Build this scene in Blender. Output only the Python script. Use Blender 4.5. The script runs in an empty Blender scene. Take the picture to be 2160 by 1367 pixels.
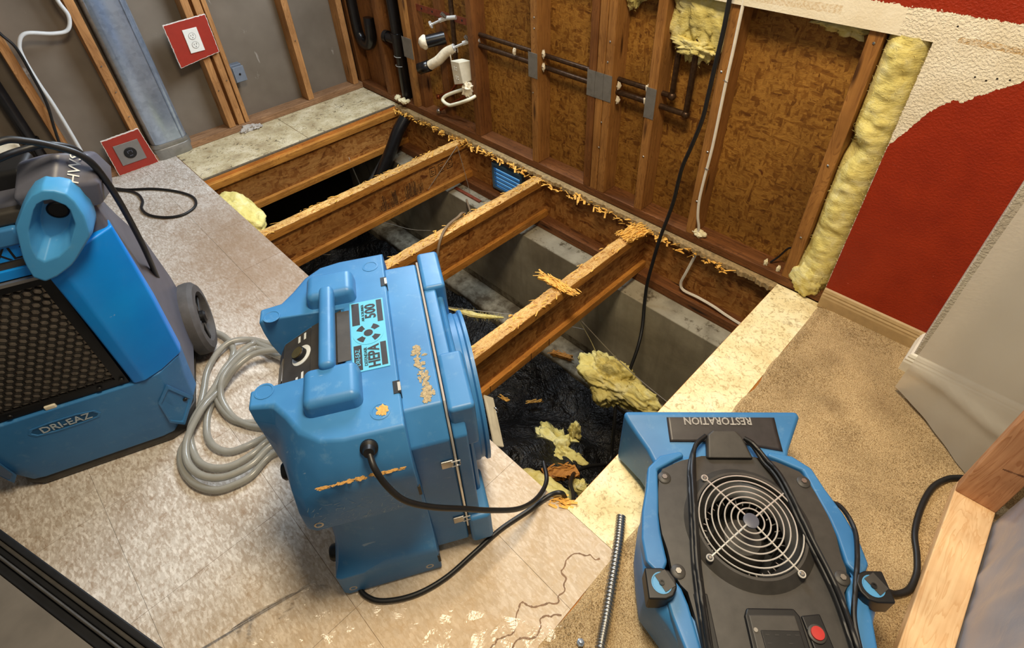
import bpy, bmesh, math, random
from mathutils import Vector, Matrix, noise as mnoise
random.seed(7)
scene = bpy.context.scene
COL = scene.collection
PI = math.pi

# ------------------------------------------------------------------ camera
# world: origin = floor corner of the two stud walls, X along the back wall, -Y into the room, Z up (metres)
cam_d = bpy.data.cameras.new('camera')
cam = bpy.data.objects.new('camera', cam_d); COL.objects.link(cam)
cam_d.sensor_fit = 'HORIZONTAL'; cam_d.sensor_width = 36.0
cam_d.lens = 1176.0 / 2160.0 * 36.0
cam_d.shift_x = (1080.0 - 1090.0) / 2160.0
cam_d.shift_y = -(683.5 - 553.0) / 2160.0
cam_d.clip_start = 0.02
_R = ((0.70655969, 0.70689699, -0.03271148), (0.43655075, -0.47179134, -0.76605246), (-0.55695318, 0.52698157, -0.64194515))
_M = Matrix(((_R[0][0], -_R[1][0], -_R[2][0]), (_R[0][1], -_R[1][1], -_R[2][1]), (_R[0][2], -_R[1][2], -_R[2][2])))
cam.matrix_world = Matrix.Translation((3.302, -1.788, 1.46)) @ _M.to_4x4()
scene.camera = cam

# ------------------------------------------------------------------ light
scene.view_settings.view_transform = 'Standard'
scene.view_settings.look = 'None'
scene.view_settings.gamma = 1.0
scene.view_settings.use_curve_mapping = False
scene.view_settings.exposure = 0.0
world = bpy.data.worlds.new('world'); scene.world = world; world.use_nodes = True
world.node_tree.nodes['Background'].inputs[0].default_value = (1.0, 0.93, 0.82, 1)
world.node_tree.nodes['Background'].inputs[1].default_value = 0.15

def area(name, loc, target, sx, sy, power, color):
    d = bpy.data.lights.new(name, 'AREA'); d.shape = 'RECTANGLE'; d.size = sx; d.size_y = sy
    d.energy = power; d.color = color
    o = bpy.data.objects.new(name, d); COL.objects.link(o)
    o.location = loc
    o.rotation_euler = (Vector(target) - Vector(loc)).to_track_quat('-Z', 'Y').to_euler()
    return o
# daylight through the kitchen window over the sink plumbing (back wall, above the picture)
area('window_daylight', (1.25, -0.02, 1.62), (1.5, -2.0, 0.2), 1.1, 0.9, 100, (0.76, 0.88, 1.0))
# warm ceiling lamp over the work area
area('ceiling_lamp', (2.85, -1.20, 2.42), (2.85, -1.20, 0.0), 0.50, 0.50, 60, (1.0, 0.83, 0.58))
# second ceiling lamp of the room behind the photographer
area('ceiling_lamp_rear', (4.0, -2.6, 2.42), (3.6, -1.9, 0.0), 0.6, 0.6, 6, (1.0, 0.84, 0.62))

# ------------------------------------------------------------------ helpers
def tag(o, label=None, cat=None, group=None, kind=None):
    if label: o['label'] = label
    if cat: o['category'] = cat
    if group: o['group'] = group
    if kind: o['kind'] = kind
    return o

def empty(name, loc=(0, 0, 0), rz=0.0, label=None, cat=None, group=None):
    o = bpy.data.objects.new(name, None); COL.objects.link(o)
    o.location = loc; o.rotation_euler = (0, 0, rz); o.empty_display_size = 0.05
    return tag(o, label, cat, group)

def V(*a): return Vector(a)

class MB:
    """collects geometry for one mesh"""
    def __init__(s): s.v = []; s.f = []; s.m = []; s.mi = 0
    def add(s, vs, fs):
        o = len(s.v); s.v += [tuple(v) for v in vs]
        for f in fs: s.f.append(tuple(i + o for i in f)); s.m.append(s.mi)
        return s
    def box(s, x0, x1, y0, y1, z0, z1, M=None):
        vs = [Vector((x, y, z)) for z in (z0, z1) for y in (y0, y1) for x in (x0, x1)]
        if M is not None: vs = [M @ v for v in vs]
        return s.add(vs, [(0, 2, 3, 1), (4, 5, 7, 6), (0, 1, 5, 4), (2, 6, 7, 3), (0, 4, 6, 2), (1, 3, 7, 5)])
    def loft(s, rings, cap=True, closed=True):
        n = len(rings[0]); vs = [p for r in rings for p in r]; fs = []
        for k in range(len(rings) - 1):
            for i in range(n if closed else n - 1):
                j = (i + 1) % n
                fs.append((k * n + i, k * n + j, (k + 1) * n + j, (k + 1) * n + i))
        if cap:
            fs.append(tuple(range(n - 1, -1, -1))); fs.append(tuple((len(rings) - 1) * n + i for i in range(n)))
        return s.add(vs, fs)
    def prism(s, poly, z0, z1, M=None):
        r0 = [Vector((p[0], p[1], z0)) for p in poly]; r1 = [Vector((p[0], p[1], z1)) for p in poly]
        if M is not None: r0 = [M @ v for v in r0]; r1 = [M @ v for v in r1]
        return s.loft([r0, r1])
    def tube(s, pts, r, n=8, closed=False, cap=True):
        pts = [Vector(p) for p in pts]; N = len(pts); rings = []
        rr = r if isinstance(r, (list, tuple)) else [r] * N
        up = None
        for i, p in enumerate(pts):
            a = pts[i - 1] if (i > 0 or closed) else p
            b = pts[(i + 1) % N] if (i < N - 1 or closed) else p
            t = (b - a)
            if t.length < 1e-9: t = Vector((0, 0, 1))
            t.normalize()
            if up is None:
                up = Vector((0, 0, 1)) if abs(t.z) < 0.9 else Vector((1, 0, 0))
            u = t.cross(up)
            if u.length < 1e-6: u = t.orthogonal()
            u.normalize(); w = u.cross(t).normalized(); up = w
            rings.append([p + (u * math.cos(2 * PI * k / n) + w * math.sin(2 * PI * k / n)) * rr[i] for k in range(n)])
        if closed: rings.append(rings[0]); return s.loft(rings, cap=False)
        return s.loft(rings, cap=cap)
    def lathe(s, prof, n=24, M=None, cap=True):
        rings = []
        for r, z in prof:
            ring = [Vector((r * math.cos(2 * PI * k / n), r * math.sin(2 * PI * k / n), z)) for k in range(n)]
            if M is not None: ring = [M @ v for v in ring]
            rings.append(ring)
        return s.loft(rings, cap=cap)
    def grid(s, fn, nu, nv):
        vs = [fn(i / nu, j / nv) for j in range(nv + 1) for i in range(nu + 1)]
        fs = [(j * (nu + 1) + i, j * (nu + 1) + i + 1, (j + 1) * (nu + 1) + i + 1, (j + 1) * (nu + 1) + i) for j in range(nv) for i in range(nu)]
        return s.add(vs, fs)
    def build(s, name, mat, parent=None, world=False, smooth=False, bevel=0.0, seg=2, sub=0, ang=40, fixn=True, solid=0.0, kind=None, label=None):
        me = bpy.data.meshes.new(name)
        vs = s.v
        if world and parent is not None:
            L = parent
            off = Vector((0, 0, 0))
            while L is not None: off = off + Vector(L.location); L = L.parent
            vs = [tuple(Vector(v) - off) for v in vs]
        me.from_pydata(vs, [], s.f)
        mats = mat if isinstance(mat, (list, tuple)) else [mat]
        for m in mats: me.materials.append(m)
        if len(mats) > 1: me.polygons.foreach_set('material_index', s.m)
        if fixn:
            bm = bmesh.new(); bm.from_mesh(me)
            bmesh.ops.remove_doubles(bm, verts=bm.verts, dist=1e-6)
            bmesh.ops.recalc_face_normals(bm, faces=bm.faces); bm.to_mesh(me); bm.free()
        o = bpy.data.objects.new(name, me); COL.objects.link(o)
        if parent is not None: o.parent = parent
        if solid:
            md = o.modifiers.new('solid', 'SOLIDIFY'); md.thickness = solid; md.offset = 0
        if bevel:
            md = o.modifiers.new('bevel', 'BEVEL'); md.width = bevel; md.segments = seg; md.limit_method = 'ANGLE'; md.angle_limit = math.radians(30)
            md.harden_normals = False
        if sub:
            md = o.modifiers.new('sub', 'SUBSURF'); md.levels = sub; md.render_levels = sub
        if smooth or bevel or sub:
            me.polygons.foreach_set('use_smooth', [True] * len(me.polygons))
            if not sub:
                md = o.modifiers.new('wn', 'WEIGHTED_NORMAL') if bevel else None
                try: me.set_sharp_from_angle(angle=math.radians(ang))
                except Exception: pass
        if kind: o['kind'] = kind
        if label: o['label'] = label
        return o

def spline(pts, n=8, closed=False):
    """Catmull-Rom through pts"""
    P = [Vector(p) for p in pts]; out = []; N = len(P)
    rng = N if closed else N - 1
    for i in range(rng):
        p0 = P[(i - 1) % N] if (closed or i > 0) else P[0] * 2 - P[1]
        p1 = P[i]; p2 = P[(i + 1) % N]
        p3 = P[(i + 2) % N] if (closed or i < N - 2) else P[-1] * 2 - P[-2]
        for k in range(n):
            t = k / n
            out.append(0.5 * ((2 * p1) + (p2 - p0) * t + (2 * p0 - 5 * p1 + 4 * p2 - p3) * t * t + (3 * p1 - p0 - 3 * p2 + p3) * t ** 3))
    if not closed: out.append(P[-1])
    return out

def axisM(origin, zdir, xdir=None):
    z = Vector(zdir).normalized()
    x = Vector(xdir) if xdir is not None else z.orthogonal()
    x = (x - z * x.dot(z)).normalized(); y = z.cross(x)
    M = Matrix.Identity(4)
    for i in range(3): M[i][0] = x[i]; M[i][1] = y[i]; M[i][2] = z[i]; M[i][3] = origin[i]
    return M

def text_mesh(txt, size, M, name, mat, parent, depth=0.0004, sx=1.0, bold=0.0):
    cu = bpy.data.curves.new('txt', 'FONT'); cu.body = txt; cu.size = size; cu.align_x = 'CENTER'; cu.align_y = 'CENTER'; cu.extrude = depth; cu.resolution_u = 2; cu.offset = bold * size
    to = bpy.data.objects.new('txt', cu); COL.objects.link(to)
    bpy.context.view_layer.update()
    dg = bpy.context.evaluated_depsgraph_get()
    me = bpy.data.meshes.new_from_object(to.evaluated_get(dg))
    COL.objects.unlink(to); bpy.data.objects.remove(to)
    me.transform(M @ Matrix.Diagonal((sx, 1, 1, 1)))
    me.materials.clear(); me.materials.append(mat)
    o = bpy.data.objects.new(name, me); COL.objects.link(o); o.parent = parent
    return o

# ------------------------------------------------------------------ materials
def S(r, g, b):
    f = lambda c: ((c / 255) / 12.92) if c / 255 <= 0.04045 else ((c / 255 + 0.055) / 1.055) ** 2.4
    return (f(r), f(g), f(b), 1)

class NT:
    def __init__(s, name):
        s.mat = bpy.data.materials.new(name); s.mat.use_nodes = True
        s.t = s.mat.node_tree; s.b = s.t.nodes['Principled BSDF']; s._co = None
    def n(s, typ, **kw):
        nd = s.t.nodes.new(typ)
        for k, v in kw.items(): setattr(nd, k, v)
        return nd
    def l(s, a, b): s.t.links.new(a, b)
    def co(s, scale=(1, 1, 1), kind='Object', rot=(0, 0, 0)):
        tc = s.n('ShaderNodeTexCoord'); mp = s.n('ShaderNodeMapping')
        mp.inputs['Scale'].default_value = scale; mp.inputs['Rotation'].default_value = rot
        if kind == 'World':
            g = s.n('ShaderNodeNewGeometry'); s.l(g.outputs['Position'], mp.inputs[0])
        else: s.l(tc.outputs[kind], mp.inputs[0])
        return mp.outputs[0]
    def noise(s, co, scale, detail=4, rough=.55, dist=0):
        nd = s.n('ShaderNodeTexNoise'); nd.inputs['Scale'].default_value = scale; nd.inputs['Detail'].default_value = detail
        nd.inputs['Roughness'].default_value = rough; nd.inputs['Distortion'].default_value = dist
        s.l(co, nd.inputs['Vector']); return nd.outputs['Fac']
    def voro(s, co, scale, feat='F1', out='Color', rnd=1.0):
        nd = s.n('ShaderNodeTexVoronoi', feature=feat); nd.inputs['Scale'].default_value = scale
        nd.inputs['Randomness'].default_value = rnd
        s.l(co, nd.inputs['Vector']); return nd.outputs[out]
    def ramp(s, fac, stops, interp='LINEAR'):
        r = s.n('ShaderNodeValToRGB'); r.color_ramp.interpolation = interp
        e = r.color_ramp.elements
        while len(e) < len(stops): e.new(0.5)
        for i, (p, c) in enumerate(stops):
            e[i].position = p; e[i].color = c if len(c) == 4 else (*c, 1)
        s.l(fac, r.inputs[0]); return r.outputs[0]
    def mix(s, fac, a, b, mode='MIX'):
        m = s.n('ShaderNodeMix', data_type='RGBA', blend_type=mode)
        for sock, val in ((m.inputs['Factor'], fac), (m.inputs['A'], a), (m.inputs['B'], b)):
            if hasattr(val, 'is_output'): s.l(val, sock)
            else: sock.default_value = val
        m.inputs[0]
        return m.outputs['Result']
    def math(s, op, a, b=0.0, c=0.0, clamp=False):
        m = s.n('ShaderNodeMath', operation=op, use_clamp=clamp)
        for i, v in enumerate((a, b, c)):
            if hasattr(v, 'is_output'): s.l(v, m.inputs[i])
            else: m.inputs[i].default_value = v
        return m.outputs[0]
    def sep(s, co):
        x = s.n('ShaderNodeSeparateXYZ'); s.l(co, x.inputs[0]); return x.outputs
    def set(s, color=None, rough=None, metal=None, spec=None, **kw):
        for key, val in (('Base Color', color), ('Roughness', rough), ('Metallic', metal), ('Specular IOR Level', spec)):
            if val is None: continue
            if hasattr(val, 'is_output'): s.l(val, s.b.inputs[key])
            else: s.b.inputs[key].default_value = val
        for k, v in kw.items(): s.b.inputs[k.replace('_', ' ')].default_value = v
        return s
    def bump(s, h, strength=.3, dist=.002):
        b = s.n('ShaderNodeBump'); b.inputs['Strength'].default_value = strength; b.inputs['Distance'].default_value = dist
        s.l(h, b.inputs['Height']); s.l(b.outputs[0], s.b.inputs['Normal']); return s

def plain(name, color, rough=.5, metal=0.0, spec=.5, var=.08, vs=40, bump=0.0):
    m = NT(name); co = m.co()
    f = m.noise(co, vs, 5, .6)
    dark = tuple(c * (1 - var) for c in color[:3]) + (1,); lite = tuple(min(1, c * (1 + var)) for c in color[:3]) + (1,)
    m.set(color=m.ramp(f, [(.3, dark), (.7, lite)]), rough=rough, metal=metal, spec=spec)
    if bump: m.bump(f, bump, .001)
    return m.mat

def osb(name, base, dark, light, red, scale=1.0, rot=(0, 0, 0), sc3=(1, 1, 1), kind='World', rough=.62):
    m = NT(name)
    sc = tuple(c * scale for c in sc3)
    co = m.co(sc, kind, rot)
    # distort coords a little so that flakes are not perfect cells
    nz = m.n('ShaderNodeTexNoise'); nz.inputs['Scale'].default_value = 9; nz.inputs['Detail'].default_value = 3
    m.l(co, nz.inputs['Vector'])
    add = m.n('ShaderNodeMix', data_type='VECTOR'); add.inputs['Factor'].default_value = .035
    m.l(co, add.inputs['A']); m.l(nz.outputs['Color'], add.inputs['B'])
    v = add.outputs['Result']
    def flakes(a, s):
        mp = m.n('ShaderNodeMapping'); mp.inputs['Rotation'].default_value = a; mp.inputs['Scale'].default_value = s
        m.l(v, mp.inputs[0]); return mp.outputs[0]
    c1 = m.voro(flakes((.3, .5, .4), (1, 1, 4.5)), 17)
    c2 = m.voro(flakes((-.6, .9, -.5), (4.6, 1, 1)), 19)
    c3 = m.voro(flakes((.9, -.5, 1.2), (1, 4.0, 1.2)), 40)
    g1 = m.n('ShaderNodeRGBToBW'); m.l(c1, g1.inputs[0]); g2 = m.n('ShaderNodeRGBToBW'); m.l(c2, g2.inputs[0]); g3 = m.n('ShaderNodeRGBToBW'); m.l(c3, g3.inputs[0])
    sel = m.ramp(m.noise(v, 26, 2), [(.46, (0, 0, 0)), (.54, (1, 1, 1))])
    f = m.mix(sel, g1.outputs[0], g2.outputs[0])
    f = m.mix(.35, f, g3.outputs[0])
    col = m.ramp(f, [(.12, dark), (.36, base), (.58, light), (.8, base)])
    fine = m.noise(flakes((.3, .5, .4), (1, 1, 9)), 60, 5, .7)
    col = m.mix(m.ramp(fine, [(.35, (0.55, .55, .55)), (.6, (0, 0, 0))]), col, dark)
    spots = m.ramp(m.noise(v, 38, 2, .4, .6), [(.70, (0, 0, 0)), (.76, (.8, .8, .8))])
    col = m.mix(spots, col, red)
    big = m.ramp(m.noise(v, 2.2, 4), [(.3, (.55, .52, .48)), (.65, (1.08, 1.08, 1.08))])
    col = m.mix(1.0, col, big, 'MULTIPLY')
    m.set(color=col, rough=rough, spec=.3)
    m.bump(m.math('ADD', f, m.math('MULTIPLY', fine, .6)), .5, .0022)
    return m.mat

def wood(name, base, dark, axis='Z', rough=.6, scale=1.0, knots=True, kind='World'):
    m = NT(name)
    st = {'X': (1.2, 9, 9), 'Y': (9, 1.2, 9), 'Z': (9, 9, 1.2)}[axis]
    st2 = {'X': (3, 90, 90), 'Y': (90, 3, 90), 'Z': (90, 90, 3)}[axis]
    co = m.co(tuple(c * scale for c in st), kind); co2 = m.co(tuple(c * scale for c in st2), kind); co3 = m.co((1, 1, 1), kind)
    w = m.noise(co, 2.4, 3, .5, 1.6)
    rings = m.math('FRACT', m.math('MULTIPLY', w, 9.0))
    g = m.noise(co2, 1, 4, .6)
    col = m.ramp(rings, [(0, base), (.65, tuple(.82 * a + .18 * b for a, b in zip(base, dark))), (.92, tuple(.35 * a + .65 * b for a, b in zip(base, dark))), (1, base)])
    col = m.mix(m.ramp(g, [(.35, (.5, .5, .5)), (.65, (0, 0, 0))]), col, dark)
    if knots:
        k = m.ramp(m.voro(m.co({'X': (2, 12, 12), 'Y': (12, 2, 12), 'Z': (12, 12, 2)}[axis], kind), 1.3, 'F1', 'Distance'), [(.06, (1, 1, 1)), (.16, (0, 0, 0))])
        col = m.mix(k, col, tuple(c * .45 for c in dark[:3]) + (1,))
    blot = m.ramp(m.noise(co3, 5, 4), [(.3, (.72, .68, .64)), (.62, (1.06, 1.05, 1.04))])
    col = m.mix(1.0, col, blot, 'MULTIPLY')
    m.set(color=col, rough=rough, spec=.3)
    m.bump(m.math('ADD', g, m.math('MULTIPLY', rings, .3)), .25, .0015)
    return m.mat
M = {}
M['osb'] = osb('osb_sheathing', S(142, 94, 34), S(98, 58, 18), S(184, 134, 60), S(84, 36, 12), scale=1.25)
M['osb_web'] = osb('osb_web', S(166, 108, 50), S(104, 58, 22), S(206, 150, 82), S(84, 34, 14), scale=.75, sc3=(1, .55, 1.2))
M['stud'] = wood('stud_pine', S(172, 122, 64), S(114, 72, 34), 'Z')
M['stud_old'] = wood('stud_dark', S(136, 88, 44), S(84, 48, 22), 'Z')
M['stud_l'] = wood('stud_left', S(190, 140, 88), S(136, 92, 52), 'Z')
M['plate'] = wood('plate_pine', S(132, 84, 46), S(64, 36, 18), 'X')
M['plate_l'] = wood('plate_left', S(168, 130, 96), S(96, 66, 44), 'Y')
M['flange'] = wood('joist_flange', S(206, 146, 66), S(136, 80, 28), 'Y', knots=False)
M['lumber_y'] = wood('lumber_new', S(240, 208, 162), S(212, 164, 112), 'Y', scale=.8)
M['lumber_z'] = wood('lumber_pink', S(206, 158, 118), S(160, 104, 66), 'Z', scale=.8)
M['splinter'] = plain('splinter_wood', S(226, 168, 72), .7, var=.35, vs=60)
M['raw_edge'] = wood('raw_edge', S(214, 146, 70), S(150, 86, 34), 'Y', knots=False)
def m_vinyl():
    m = NT('vinyl_floor'); co = m.co((1, 1, 1), 'World')
    a = m.noise(co, 5, 6, .6, .4); b = m.noise(co, 90, 5, .7, .8); c = m.noise(co, 26, 6, .72, 1.2)
    col = m.ramp(a, [(.28, S(166, 154, 140)), (.48, S(192, 183, 172)), (.7, S(208, 202, 194))])
    # faint strand imprint telegraphing through from the board below
    for (rot, sc, seed) in (((0, 0, .5), (1, 2.6, 1), 74), ((0, 0, -.9), (1, 2.8, 1), 66), ((0, 0, 1.9), (1, 2.4, 1), 90)):
        g = m.n('ShaderNodeRGBToBW'); m.l(m.voro(m.co(sc, 'World', rot), seed), g.inputs[0])
        col = m.mix(m.ramp(g.outputs[0], [(.62, (0, 0, 0)), (.72, (.30, .30, .30))]), col, S(150, 130, 110))
        col = m.mix(m.ramp(g.outputs[0], [(.22, (.35, .35, .35)), (.30, (0, 0, 0))]), col, S(232, 226, 218))
    col = m.mix(m.ramp(c, [(.54, (0, 0, 0)), (.66, (.55, .55, .55))]), col, S(140, 114, 88))
    col = m.mix(m.ramp(b, [(.60, (0, 0, 0)), (.70, (.5, .5, .5))]), col, S(122, 100, 80))
    # water-stained area near the cut opening and the left machine
    x, y, z = m.sep(co)
    d = m.math('ADD', m.math('POWER', m.math('DIVIDE', m.math('SUBTRACT', x, 1.15), .75), 2.0), m.math('POWER', m.math('DIVIDE', m.math('SUBTRACT', y, -1.32), .34), 2.0))
    st = m.math('SUBTRACT', 1.55, m.math('ADD', d, m.math('MULTIPLY', m.noise(co, 11, 5, .65), 1.1)), clamp=True)
    col = m.mix(m.math('MULTIPLY', st, .8), col, S(142, 116, 90))
    # scraper scratches
    s1 = m.noise(m.co((5, 60, 14), 'World', (0, 0, .95)), 1.2, 2, .5); s2 = m.noise(m.co((60, 5, 14), 'World', (0, 0, .35)), 1.2, 2, .5)
    sc_ = m.math('ADD', m.ramp(s1, [(.72, (0, 0, 0)), (.76, (.55, .55, .55))]), m.ramp(s2, [(.73, (0, 0, 0)), (.77, (.5, .5, .5))]))
    col = m.mix(sc_, col, S(104, 84, 68))
    # yellowed glue towards the front
    yf = m.math('MULTIPLY', m.math('SUBTRACT', x, 2.30), 2.2, clamp=True)
    col = m.mix(m.math('MULTIPLY', yf, m.math('ADD', .30, m.math('MULTIPLY', c, .5))), col, S(206, 180, 142))
    m.set(color=col, rough=m.math('ADD', .45, m.math('MULTIPLY', b, .3)), spec=.35); m.bump(m.math('ADD', b, m.math('MULTIPLY', c, .6)), .3, .001); return m.mat
M['vinyl'] = m_vinyl()
def m_sub(name, base, dark, lite, speck):
    m = NT(name); co = m.co((1, 1, 1), 'World')
    a = m.noise(co, 9, 5); b = m.noise(co, 60, 6, .7, 1.2); c = m.noise(co, 24, 5, .65, 1.6)
    col = m.ramp(a, [(.3, dark), (.5, base), (.7, lite)])
    col = m.mix(m.ramp(b, [(.50, (0, 0, 0)), (.64, (.65, .65, .65))]), col, S(150, 122, 70))
    x, y, z = m.sep(co)
    col = m.mix(m.ramp(c, [(.58, (0, 0, 0)), (.66, (speck, speck, speck))]), col, S(70, 56, 36))
    m.set(color=col, rough=.6, spec=.3); m.bump(b, .3, .001); return m.mat
M['sub_left'] = m_sub('subfloor_left', S(200, 186, 150), S(164, 146, 114), S(224, 212, 182), .8)
M['sub_right'] = m_sub('subfloor_right', S(240, 224, 176), S(220, 198, 146), S(248, 238, 200), .25)
def m_carpet():
    m = NT('carpet'); co = m.co((1, 1, 1), 'World')
    a = m.noise(co, 330, 3, .7); b = m.noise(co, 6, 5, .6); c = m.noise(co, 40, 4, .7, .5)
    col = m.ramp(a, [(.3, S(146, 118, 86)), (.55, S(218, 190, 144)), (.75, S(248, 228, 184))])
    col = m.mix(1.0, col, m.ramp(b, [(.3, (.72, .70, .68)), (.6, (1.03, 1.02, 1.0))]), 'MULTIPLY')
    col = m.mix(m.ramp(c, [(.6, (0, 0, 0)), (.75, (.3, .3, .3))]), col, S(116, 88, 58))
    x, y, z = m.sep(co)
    for (sx, sy, r) in ((3.235, -0.42, .05), (3.33, -0.33, .09), (3.15, -.25, .06)):
        d = m.math('SQRT', m.math('ADD', m.math('POWER', m.math('SUBTRACT', x, sx), 2.0), m.math('POWER', m.math('SUBTRACT', y, sy), 2.0)))
        k = m.math('MULTIPLY', m.math('SUBTRACT', 1.0, m.math('DIVIDE', m.math('ADD', d, m.math('MULTIPLY', c, r * .8)), r * 1.3), clamp=True), .55)
        col = m.mix(k, col, S(104, 78, 50))
    m.set(color=col, rough=.95, spec=.1); m.bump(m.math('ADD', a, m.math('MULTIPLY', c, .5)), .9, .006); return m.mat
M['carpet'] = m_carpet()
def m_drypaper():
    m = NT('drywall_paper'); co = m.co((1, 1, 1), 'World')
    a = m.noise(co, 3, 4); b = m.noise(co, 30, 5, .7)
    col = m.ramp(a, [(.3, S(104, 94, 82)), (.7, S(126, 115, 102))])
    w = m.ramp(m.noise(m.co((1, 1, .35), 'World'), 14, 5, .6, .5), [(.68, (0, 0, 0)), (.74, (.5, .5, .5))])
    col = m.mix(w, col, S(206, 200, 190))
    m.set(color=col, rough=.8, spec=.2); m.bump(b, .06, .001); return m.mat
M['drypaper'] = m_drypaper()
def m_dry():
    """front drywall: knock-down white with red paint above a line and below a curved boundary"""
    m = NT('drywall_red_white'); co = m.co((1, 1, 1), 'World'); x, y, z = m.sep(co)
    n1 = m.noise(co, 60, 4, .6); n2 = m.noise(co, 150, 3, .6); n3 = m.noise(co, 12, 4)
    fc = m.n('ShaderNodeFloatCurve'); cv = fc.mapping.curves[0]
    pts = [(3.0, .62), (3.024, .662), (3.049, .715), (3.073, .766), (3.096, .795), (3.116, .812), (3.13, .810), (3.158, .835), (3.194, .866), (3.228, .892), (3.34, .96)]
    P = [((px - 3.0) / .4, pz) for px, pz in pts]
    cv.points[0].location = P[0]; cv.points[1].location = P[-1]
    for p in P[1:-1]: cv.points.new(*p)
    for p in cv.points: p.handle_type = 'VECTOR'
    fc.mapping.update()
    m.l(m.math('DIVIDE', m.math('SUBTRACT', x, 3.0), .4), fc.inputs['Value'])
    jag = m.math('ADD', m.math('MULTIPLY', m.math('SUBTRACT', n1, .5), .022), m.math('MULTIPLY', m.math('SUBTRACT', n2, .5), .016))
    lo = m.math('GREATER_THAN', m.math('SUBTRACT', fc.outputs[0], m.math('ADD', z, jag)), 0.0)
    hi = m.math('GREATER_THAN', m.math('ADD', z, jag), 1.012)
    red = m.math('MAXIMUM', lo, hi)
    white = m.ramp(n3, [(.3, S(226, 214, 188)), (.7, S(238, 230, 210))])
    # brown glue streaks
    def streak(x0, x1, z0, hw, amt, slope=0.0):
        zc = m.math('ADD', z0, m.math('MULTIPLY', m.math('SUBTRACT', x, x0), slope))
        k = m.math('LESS_THAN', m.math('ADD', m.math('ABSOLUTE', m.math('SUBTRACT', z, zc)), m.math('MULTIPLY', n1, hw)), hw * 1.45)
        k2 = m.math('MULTIPLY', m.math('GREATER_THAN', x, x0), m.math('LESS_THAN', x, x1))
        return m.math('MULTIPLY', m.math('MULTIPLY', k, k2), m.math('MULTIPLY', m.ramp(n2, [(.35, (1, 1, 1)), (.6, (.15, .15, .15))]), amt))
    white = m.mix(streak(3.064, 3.33, .956, .008, .9, -.01), white, S(176, 132, 58))
    white = m.mix(streak(2.2, 2.775, .958, .012, .55, .03), white, S(186, 148, 86))
    for (hx, hz) in ((3.132, .878), (3.157, .875), (3.176, .885), (3.201, .888), (3.05, .985)):
        d = m.math('ADD', m.math('POWER', m.math('SUBTRACT', x, hx), 2.0), m.math('POWER', m.math('SUBTRACT', z, hz), 2.0))
        white = m.mix(m.math('LESS_THAN', d, 6e-6), white, S(40, 34, 28))
    redc = m.ramp(n3, [(.3, S(140, 34, 2)), (.7, S(154, 42, 6))])
    sp = m.ramp(m.noise(co, 90, 2, .4), [(.76, (0, 0, 0)), (.80, (.6, .6, .6))])
    redc = m.mix(sp, redc, S(200, 110, 90))
    m.set(color=m.mix(red, white, redc), rough=.55, spec=.35)
    tex = m.math('ADD', m.ramp(m.noise(co, 150, 3, .5, .3), [(.42, (0, 0, 0)), (.6, (1, 1, 1))]), m.math('MULTIPLY', n2, .5))
    tk = m.math('GREATER_THAN', x, 2.93)
    m.bump(m.math('MULTIPLY', tex, m.math('ADD', .12, m.math('MULTIPLY', tk, m.math('SUBTRACT', .55, m.math('MULTIPLY', red, .4))))), .7, .0028); return m.mat
M['drywall'] = m_dry()
def m_greywall():
    m = NT('grey_textured_paint'); co = m.co((1, 1, 1), 'World'); n = m.noise(co, 150, 3, .5, .3)
    m.set(color=m.ramp(m.noise(co, 5, 3), [(.3, S(186, 176, 160)), (.7, S(200, 192, 176))]), rough=.6, spec=.3)
    m.bump(m.ramp(n, [(.42, (0, 0, 0)), (.6, (1, 1, 1))]), .55, .0025); return m.mat
M['greywall'] = m_greywall()
M['gypsum'] = plain('gypsum_edge', S(226, 216, 206), .85, vs=120, var=.12, bump=.4)
M['red'] = plain('red_paint', S(152, 44, 30), .5, var=.08, vs=30)
def m_conc():
    m = NT('concrete'); co = m.co((1, 1, 1), 'World'); a = m.noise(co, 4, 6, .6); b = m.noise(co, 60, 5, .7); st = m.noise(m.co((6, 6, .8), 'World'), 1.6, 4)
    col = m.ramp(a, [(.3, S(128, 120, 102)), (.55, S(158, 150, 130)), (.75, S(182, 174, 152))])
    col = m.mix(m.ramp(st, [(.5, (0, 0, 0)), (.7, (.5, .5, .5))]), col, S(100, 92, 76))
    x, y, z = m.sep(co)
    top = m.math('MULTIPLY', m.math('GREATER_THAN', z, -.315), m.ramp(m.noise(co, 14, 6, .75), [(.54, (0, 0, 0)), (.64, (.85, .85, .85))]))
    col = m.mix(top, col, S(62, 48, 26))
    low = m.math('MULTIPLY', m.math('LESS_THAN', z, -.83), m.ramp(m.noise(co, 12, 5, .7), [(.35, (0, 0, 0)), (.6, (.8, .8, .8))]))
    col = m.mix(low, col, S(60, 46, 28))
    m.set(color=col, rough=.85, spec=.2); m.bump(b, .3, .003); return m.mat
M['concrete'] = m_conc()
def m_poly():
    m = NT('black_polythene'); co = m.co((1, 1, 1), 'World'); a = m.noise(co, 9, 4, .6, 1.5); d = m.noise(co, 26, 6, .7)
    col = m.mix(m.ramp(d, [(.55, (0, 0, 0)), (.8, (.35, .35, .35))]), S(14, 13, 13), S(70, 58, 42))
    m.set(color=col, rough=m.math('ADD', .26, m.math('MULTIPLY', d, .3)), spec=.45); m.bump(m.math('ADD', m.math('ABSOLUTE', m.math('SUBTRACT', m.noise(co, 7, 5, .6, 1.2), .5)), m.math('MULTIPLY', m.math('ABSOLUTE', m.math('SUBTRACT', m.noise(co, 23, 4, .6, 1.0), .5)), .35)), 1.0, .05); return m.mat
M['poly'] = m_poly()
M['soil'] = plain('crawl_dark', S(34, 28, 22), .95, vs=20, var=.4)
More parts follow.
